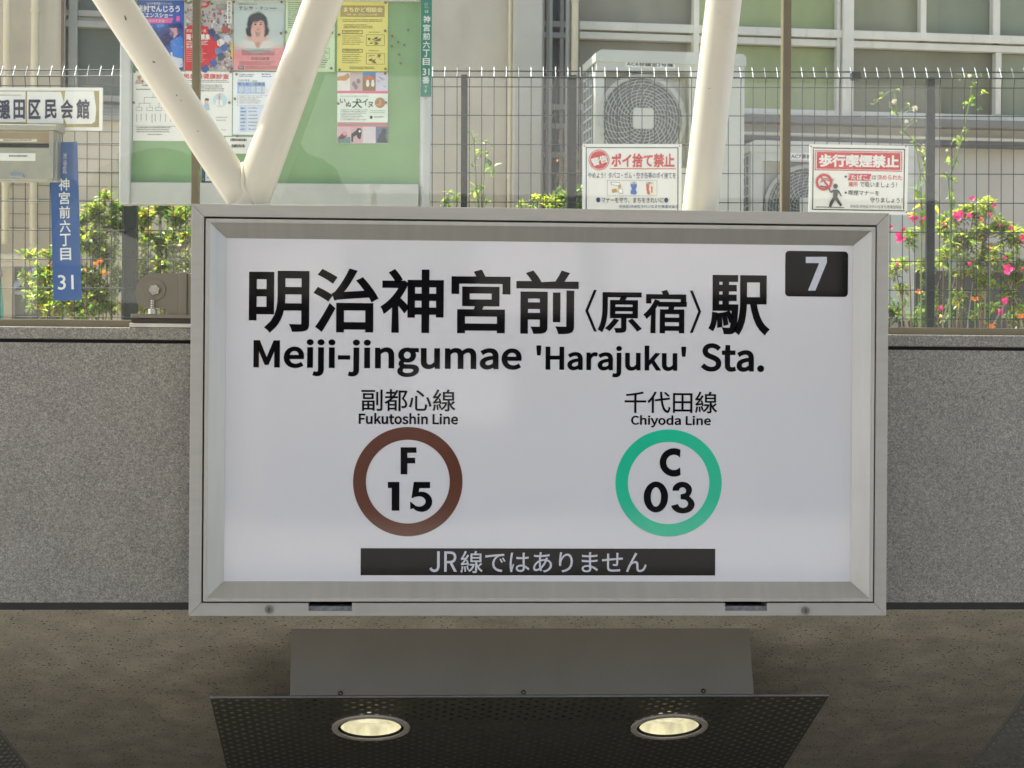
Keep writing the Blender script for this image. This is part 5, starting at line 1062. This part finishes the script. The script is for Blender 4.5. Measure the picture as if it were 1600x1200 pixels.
az2 = [(1565, 365, 8.15, 28, 130), (1590, 380, 8.1, 30, 120), (1550, 410, 8.1, 30, 150), (1580, 425, 8.1, 30, 130), (1520, 425, 8.1, 28, 110), (1600, 440, 8.1, 26, 90), (1540, 450, 8.1, 24, 60), (1500, 470, 8.1, 22, 40), (1570, 470, 8.1, 24, 50), (1460, 470, 8.1, 22, 40), (1620, 380, 8.1, 30, 90), (1600, 490, 8.1, 24, 40)]
azo = shrub('azalea with many closed pink buds at the right edge behind the fence', az2, [rt(1545, 8.1), rt(1590, 8.1)], [2, 5, 6, 1, .3], L=.031, W=.0105, seed=12, whorl=True, n_per=2.5)
shrub('dark leaved undergrowth filling in shade below the azaleas', [(1400, 490, 8.4, 24, 60), (1440, 500, 8.4, 28, 80), (1490, 495, 8.4, 28, 80), (1540, 490, 8.4, 28, 80), (1590, 500, 8.4, 28, 80)], [rt(1490, 8.4)], [4, 2, .5, 4, .3], seed=13, n_per=1.8)  # deep leaf colours stand for the dark gaps under the azaleas
PINK = mat('petal_pink', (.75, .04, .3), .5, 0, .15, 40, trans=.4); PINK2 = mat('petal_dark_pink', (.55, .03, .16), .5, 0, .15, 40, trans=.35); ORG = mat('petal_orange', (.85, .25, .05), .5, 0, .15, 40, trans=.45)
def bloom(mb, c, r_, m, rr, toward):
    n = toward.normalized(); a = n.cross(Z).normalized(); b = n.cross(a)
    for k in range(5):
        th_ = 2 * math.pi * k / 5 + rr.random(); d = a * math.cos(th_) + b * math.sin(th_); t_ = a * -math.sin(th_) + b * math.cos(th_)
        p0 = c - n * r_ * .5; p1 = c + d * r_ * .5 + t_ * r_ * .42; p2 = c + d * r_ * .5 - t_ * r_ * .42; p3 = c + d * r_ * 1.05 + n * r_ * .12 + t_ * r_ * .22; p4 = c + d * r_ * 1.05 + n * r_ * .12 - t_ * r_ * .22; pm = c + d * r_ * .55 - n * r_ * .12
        mb.add([p0, p1, p3, p4, p2, pm], [(0, 5, 1), (1, 5, 2), (5, 3, 2), (5, 4, 3), (0, 4, 5)], m, True, True)
rr = random.Random(2)
azr = [o for o in COL.objects if o.name.startswith('shrub')]
azA = [o for o in azr if 'near the sign corner' in o.get('label', '')][0]
for x, y, r_, m in ((1427, 341, 8.5, PINK), (1445, 344, 9, PINK), (1405, 371, 9, PINK), (1498, 337, 8, PINK), (1515, 337, 6, PINK), (1519, 310, 6, PINK), (1575, 421, 8.5, PINK), (1570, 470, 7, PINK), (1563, 488, 7, PINK), (1580, 357, 6, PINK2), (1563, 352, 4.5, PINK2), (1547, 336, 5, PINK2), (1469, 482, 6, PINK), (1402, 412, 4, PINK), (1475, 350, 4, PINK), (1533, 343, 4.5, PINK2), (1553, 322, 5, PINK2), (1570, 403, 4, PINK2), (1515, 412, 5, PINK), (1598, 372, 7, PINK2), (1598, 420, 4, PINK2), (1411, 358, 5, PINK2), (1392, 355, 4.5, PINK2)):
    p_ = pt(x, y, 7.98); par = azA if x < 1545 else azo; mb = MB(); bloom(mb, p_, r_ * 8 / F_PX * (1.12 if r_ > 7 else .8), m, rr, Vector((rr.uniform(-.5, .5), -1, rr.uniform(-.1, .6)))); mb.build('flower', par)
for x, y in ((1435, 456, ), (1523, 467), (1594, 494), (1549, 510), (1546, 386)):
    p_ = pt(x, y, 8.0); root = thing('poppy', Vector((p_.x, p_.y, Gz)), {1435: 'orange poppy below the pink azalea nearest the station sign', 1523: 'orange poppy with flat open petals in the middle of the flower bed', 1594: 'orange poppy at the right edge of the bed', 1549: 'orange poppy just above the wall rail', 1546: 'small orange poppy among the azalea leaves'}[x], 'poppy', 'orange poppies in the flower bed')
    mb = MB(); bloom(mb, p_, 6.5 * 8 / F_PX * (1 if x != 1546 else .7), ORG, rr, Vector((rr.uniform(-.3, .3), -.6, .8))); mb.build('flower', root)
    mb = MB(); mb.tube([p_ - Vector((0, 0, .005)), p_ + Vector((.01, .02, -.15)), Vector((p_.x, p_.y + .02, Gz))], .0022, GSTEM, 6, True); mb.build('stem', root)
for x, y in ((157, 408), (163, 426), (150, 412)):
    p_ = pt(x, y, 7.98); mb = MB(); bloom(mb, p_, .011, ORG, rr, Vector((.2, -1, .3))); mb.build('flower', azr[0])
# bare twigs
mb = MB()
tr_ = random.Random(6)
for x0, y0, x1, y1 in ((1420, 505, 1405, 455), (1422, 505, 1440, 470), (1424, 470, 1400, 450), (1440, 510, 1470, 430), (1475, 510, 1492, 435), (1530, 510, 1540, 430), (1560, 505, 1570, 450), (1600, 470, 1575, 440), (1510, 505, 1520, 440), (1550, 450, 1585, 430), (1413, 500, 1415, 440)):
    p0, p1 = pt(x0, y0 + 60, 8.1), pt(x1, y1, 8.1); mb.tube([p0, p0.lerp(p1, .5) + Vector((tr_.uniform(-.03, .03), 0, 0)), p1], [.004, .003, .0018], mat('pale_twig', (.35, .29, .22), .8), 6, True)
mb.build('twig', azo)
# tall weeds
def weed(label, path, Yd, leaves, heads, seed, heads_m, lsize=.05, stem_r=.004, hr=.011):
    rr = random.Random(seed); P_ = [pt(x, y, Yd) for x, y in path]; base = Vector((P_[0].x, P_[0].y, Gz))
    root = thing('weed', base, label, 'weed', 'tall weeds growing through the fence')
    mb = MB(); mb.tube([base] + P_, [stem_r] + [stem_r * (1 - .7 * i / len(P_)) for i in range(len(P_))], GSTEM, 7, True); 
    lf = MB()
    for x, y, n, sc in leaves:
        c = pt(x, y, Yd); near = min(P_, key=lambda q: (q - c).length); mb.tube([near, near.lerp(c, .5) + Vector((0, 0, .004)), c], [.002, .0016, .001], GSTEM, 5, True, False)
        for j in range(n):
            d = rdir(rr, .1); leaf(lf, c + rdir(rr) * .008, d, lsize * sc * rr.uniform(.6, 1.2), lsize * sc * rr.uniform(.28, .5), rr.choices(LV, [3, 5, 2, .6, 0])[0], rr, .5)
    mb.build('stem', root); lf.build('leaf', root)
    if heads:
        hd = MB()
        for x, y, s in heads:
            c = pt(x, y, Yd - .02); near = min(P_, key=lambda q: (q - c).length); hd.tube([near, c], .0012, GSTEM, 5, True, False)
            for j in range(46): d = rdir(rr, .15); hd.tube([c, c + d * hr * s * rr.uniform(.8, 1.1)], [.0012, .0004], heads_m, 3, True, False)
        hd.build('seed_head', root)
    return root
FLUFF = mat('white_seed_fluff', (.8, .8, .76), .9, 0, .05, trans=.3)
weed('tall sow thistle with white fluffy heads right of the no smoking sign', [(1440, 330), (1438, 270), (1430, 222), (1412, 205), (1402, 180), (1398, 140)], 7.9,
     [(1440, 240, 6, .8), (1443, 260, 6, 1), (1446, 285, 5, .9), (1432, 300, 6, 1.2), (1425, 222, 4, .6), (1408, 208, 5, .5), (1402, 142, 6, .35), (1370, 157, 5, .35), (1378, 150, 4, .3), (1420, 165, 4, .35), (1397, 172, 6, .4), (1450, 250, 4, .6), (1450, 320, 7, 1.3), (1438, 340, 7, 1.2), (1365, 163, 3, .25), (1388, 165, 4, .3), (1428, 190, 4, .4), (1428, 232, 4, .4)],
     [(1397, 159, 1.2), (1429, 170, 1.5), (1416, 190, 1), (1443, 229, 1.1), (1448, 232, .8)], 21, FLUFF)
weed('tall climbing weed with heart shaped leaves near the right edge', [(1485, 330), (1482, 280), (1494, 250), (1505, 205), (1515, 160), (1519, 130), (1523, 118)], 7.9,
     [(1514, 163, 6, .75), (1531, 172, 4, .5), (1498, 218, 7, .9), (1505, 205, 5, .5), (1484, 256, 6, .7), (1500, 258, 5, .5), (1520, 134, 4, .5), (1538, 146, 5, .45), (1531, 118, 4, .35), (1508, 117, 4, .35), (1500, 120, 3, .3), (1480, 278, 6, .6), (1490, 283, 5, .6), (1488, 310, 7, .7), (1476, 270, 4, .4)],
     [(1515, 119, 1.0), (1495, 231, .5), (1480, 235, .7)], 22, FLUFF)
weed('pea like weed with round leaves beside the thin fence post', [(749, 330), (744, 290), (742, 250), (741, 222)], 8.0,
     [(742, 300, 7, .8), (752, 292, 5, .7), (745, 242, 5, .5), (736, 258, 4, .4), (742, 212, 6, .3), (735, 207, 6, .25), (738, 225, 5, .25), (733, 235, 4, .25), (753, 300, 4, .6), (740, 314, 4, .6)], [], 23, None)
weed('thin weed with folded leaves right of the pea like weed', [(754, 330), (756, 280), (758, 245), (759, 222)], 8.0,
     [(768, 262, 7, .8), (760, 258, 4, .5), (760, 238, 5, .5), (750, 238, 5, .5), (759, 222, 5, .35), (770, 228, 4, .35), (748, 220, 3, .3), (763, 312, 5, .5)], [], 24, None, stem_r=.003)
weed('short leafy weed under the right end of the notice board', [(702, 330), (700, 312), (700, 300)], 8.0, [(700, 302, 8, .5), (696, 312, 7, .5), (712, 306, 6, .6), (692, 318, 5, .5), (715, 316, 6, .6), (702, 322, 8, .7)], [], 25, None, stem_r=.003)
weed('thin weed reaching up the fence in front of the left wall', [(185, 330), (186, 290), (184, 250), (185, 240)], 7.95, [(185, 241, 4, .3), (186, 256, 3, .3)], [], 26, None, stem_r=.0014)
mb = MB(); tr_ = random.Random(9)
for i in range(16):
    a = pt(tr_.uniform(870, 905), tr_.uniform(270, 330), 8.3); b = pt(tr_.uniform(868, 912), tr_.uniform(195, 290), 8.3); mb.tube([a, a.lerp(b, .5) + Vector((tr_.uniform(-.03, .03), 0, 0)), b], [.0016, .0013, .0008], STEM, 5, True, False)
    if i % 2: leaf(mb, b, rdir(tr_), .02, .009, LV[4], tr_)
o = mb.build('dry_vine'); tag(o, 'dry brown twiggy vine left of the tall air conditioner', 'vine')

# ------------------------------------------------------------------ opposite side of the street (seen only in reflections)
opp = thing('street_building', (0, -13, 0), 'pale building across the street, seen only as a reflection in glass', 'building')
OW = mat('dim_facade', (.16, .15, .14), .85, 0, .08, 1); OD = mat('dark_shopfront', (.05, .052, .056), .2, 0, .2, 1); OP = mat('pale_reflected', (.6, .58, .54), .7, 0, .05, 1)
mb = MB(); mb.box(-22, 22, -16, -11, 2.9, 8.5, OW); mb.box(-22, 22, -16, -11.4, 0, 2.9, OW); mb.build('facade', opp)
mb = MB()
for i in range(-5, 5): mb.box(i * 4 + .4, i * 4 + 3.4, -11.38, -11.3, .2, 2.0, OD)
mb.build('shopfront', opp)
mb = MB(); mb.box(-3.6, 6.5, -10.96, -10.8, 3.75, 5.1, OP); mb.build('reflected_band', opp)  # pale band added so its reflection veils the glass
for x0, x1, za, zb5 in ((-3.2, -1.9, 2.45, 3.5), (-1.6, -.5, 2.5, 3.4), (1.0, 2.2, 2.35, 3.4), (2.5, 5.2, 2.6, 3.3), (-6, -4, 2.3, 3.6), (.2, 1.4, 1.1, 1.75)):
    mb = MB(); mb.box(x0, x1, -10.97, -10.86, za, zb5, OP); mb.build('reflected_panel', opp)  # pale panels added for bright patches reflected in the sign face
for i in range(-7, 7):
    mb = MB(); mb.box(i * 3 + .5, i * 3 + 2.3, -10.98, -10.9, 5.6, 7.2, OD); mb.build('window', opp)

CROWN = mat('dark_clipped_foliage', (.03, .05, .03), .9, 0, .3, 6, .8, 12)
for tx, tr0 in ((-2.45, .62), (-1.35, .75), (-4.4, .8)):  # round trees added for the dark hedge silhouettes reflected in the glass
    t = thing('reflection_tree', (tx, -9.6, 0), 'dark clipped round tree added across the street as a dark reflection, ' + {-2.45: 'smallest of three', -1.35: 'rightmost of three', -4.4: 'largest of three'}[tx], 'tree', 'trees added across the road for reflections')
    mb = MB(); n = 20; rr = random.Random(int(tx * 100)); vs, fs = [], []
    for i in range(13):
        ph = math.pi * i / 12
        for j in range(n):
            th_ = 2 * math.pi * j / n; q = tr0 * (1 + rr.uniform(-.09, .09)); vs.append((tx + 1.25 * q * math.sin(ph) * math.cos(th_), -9.6 + q * math.sin(ph) * math.sin(th_), 3.72 - .15 + .78 * q * math.cos(ph)))
    for i in range(12):
        for j in range(n): fs.append((i * n + j, i * n + (j + 1) % n, (i + 1) * n + (j + 1) % n, (i + 1) * n + j))
    mb.add(vs, fs, CROWN, True); mb.build('crown', t)
    mb = MB(); mb.tube([(tx, -9.6, 0), (tx, -9.6, 3.2)], [.09, .06], STEM, 10); mb.build('trunk', t)
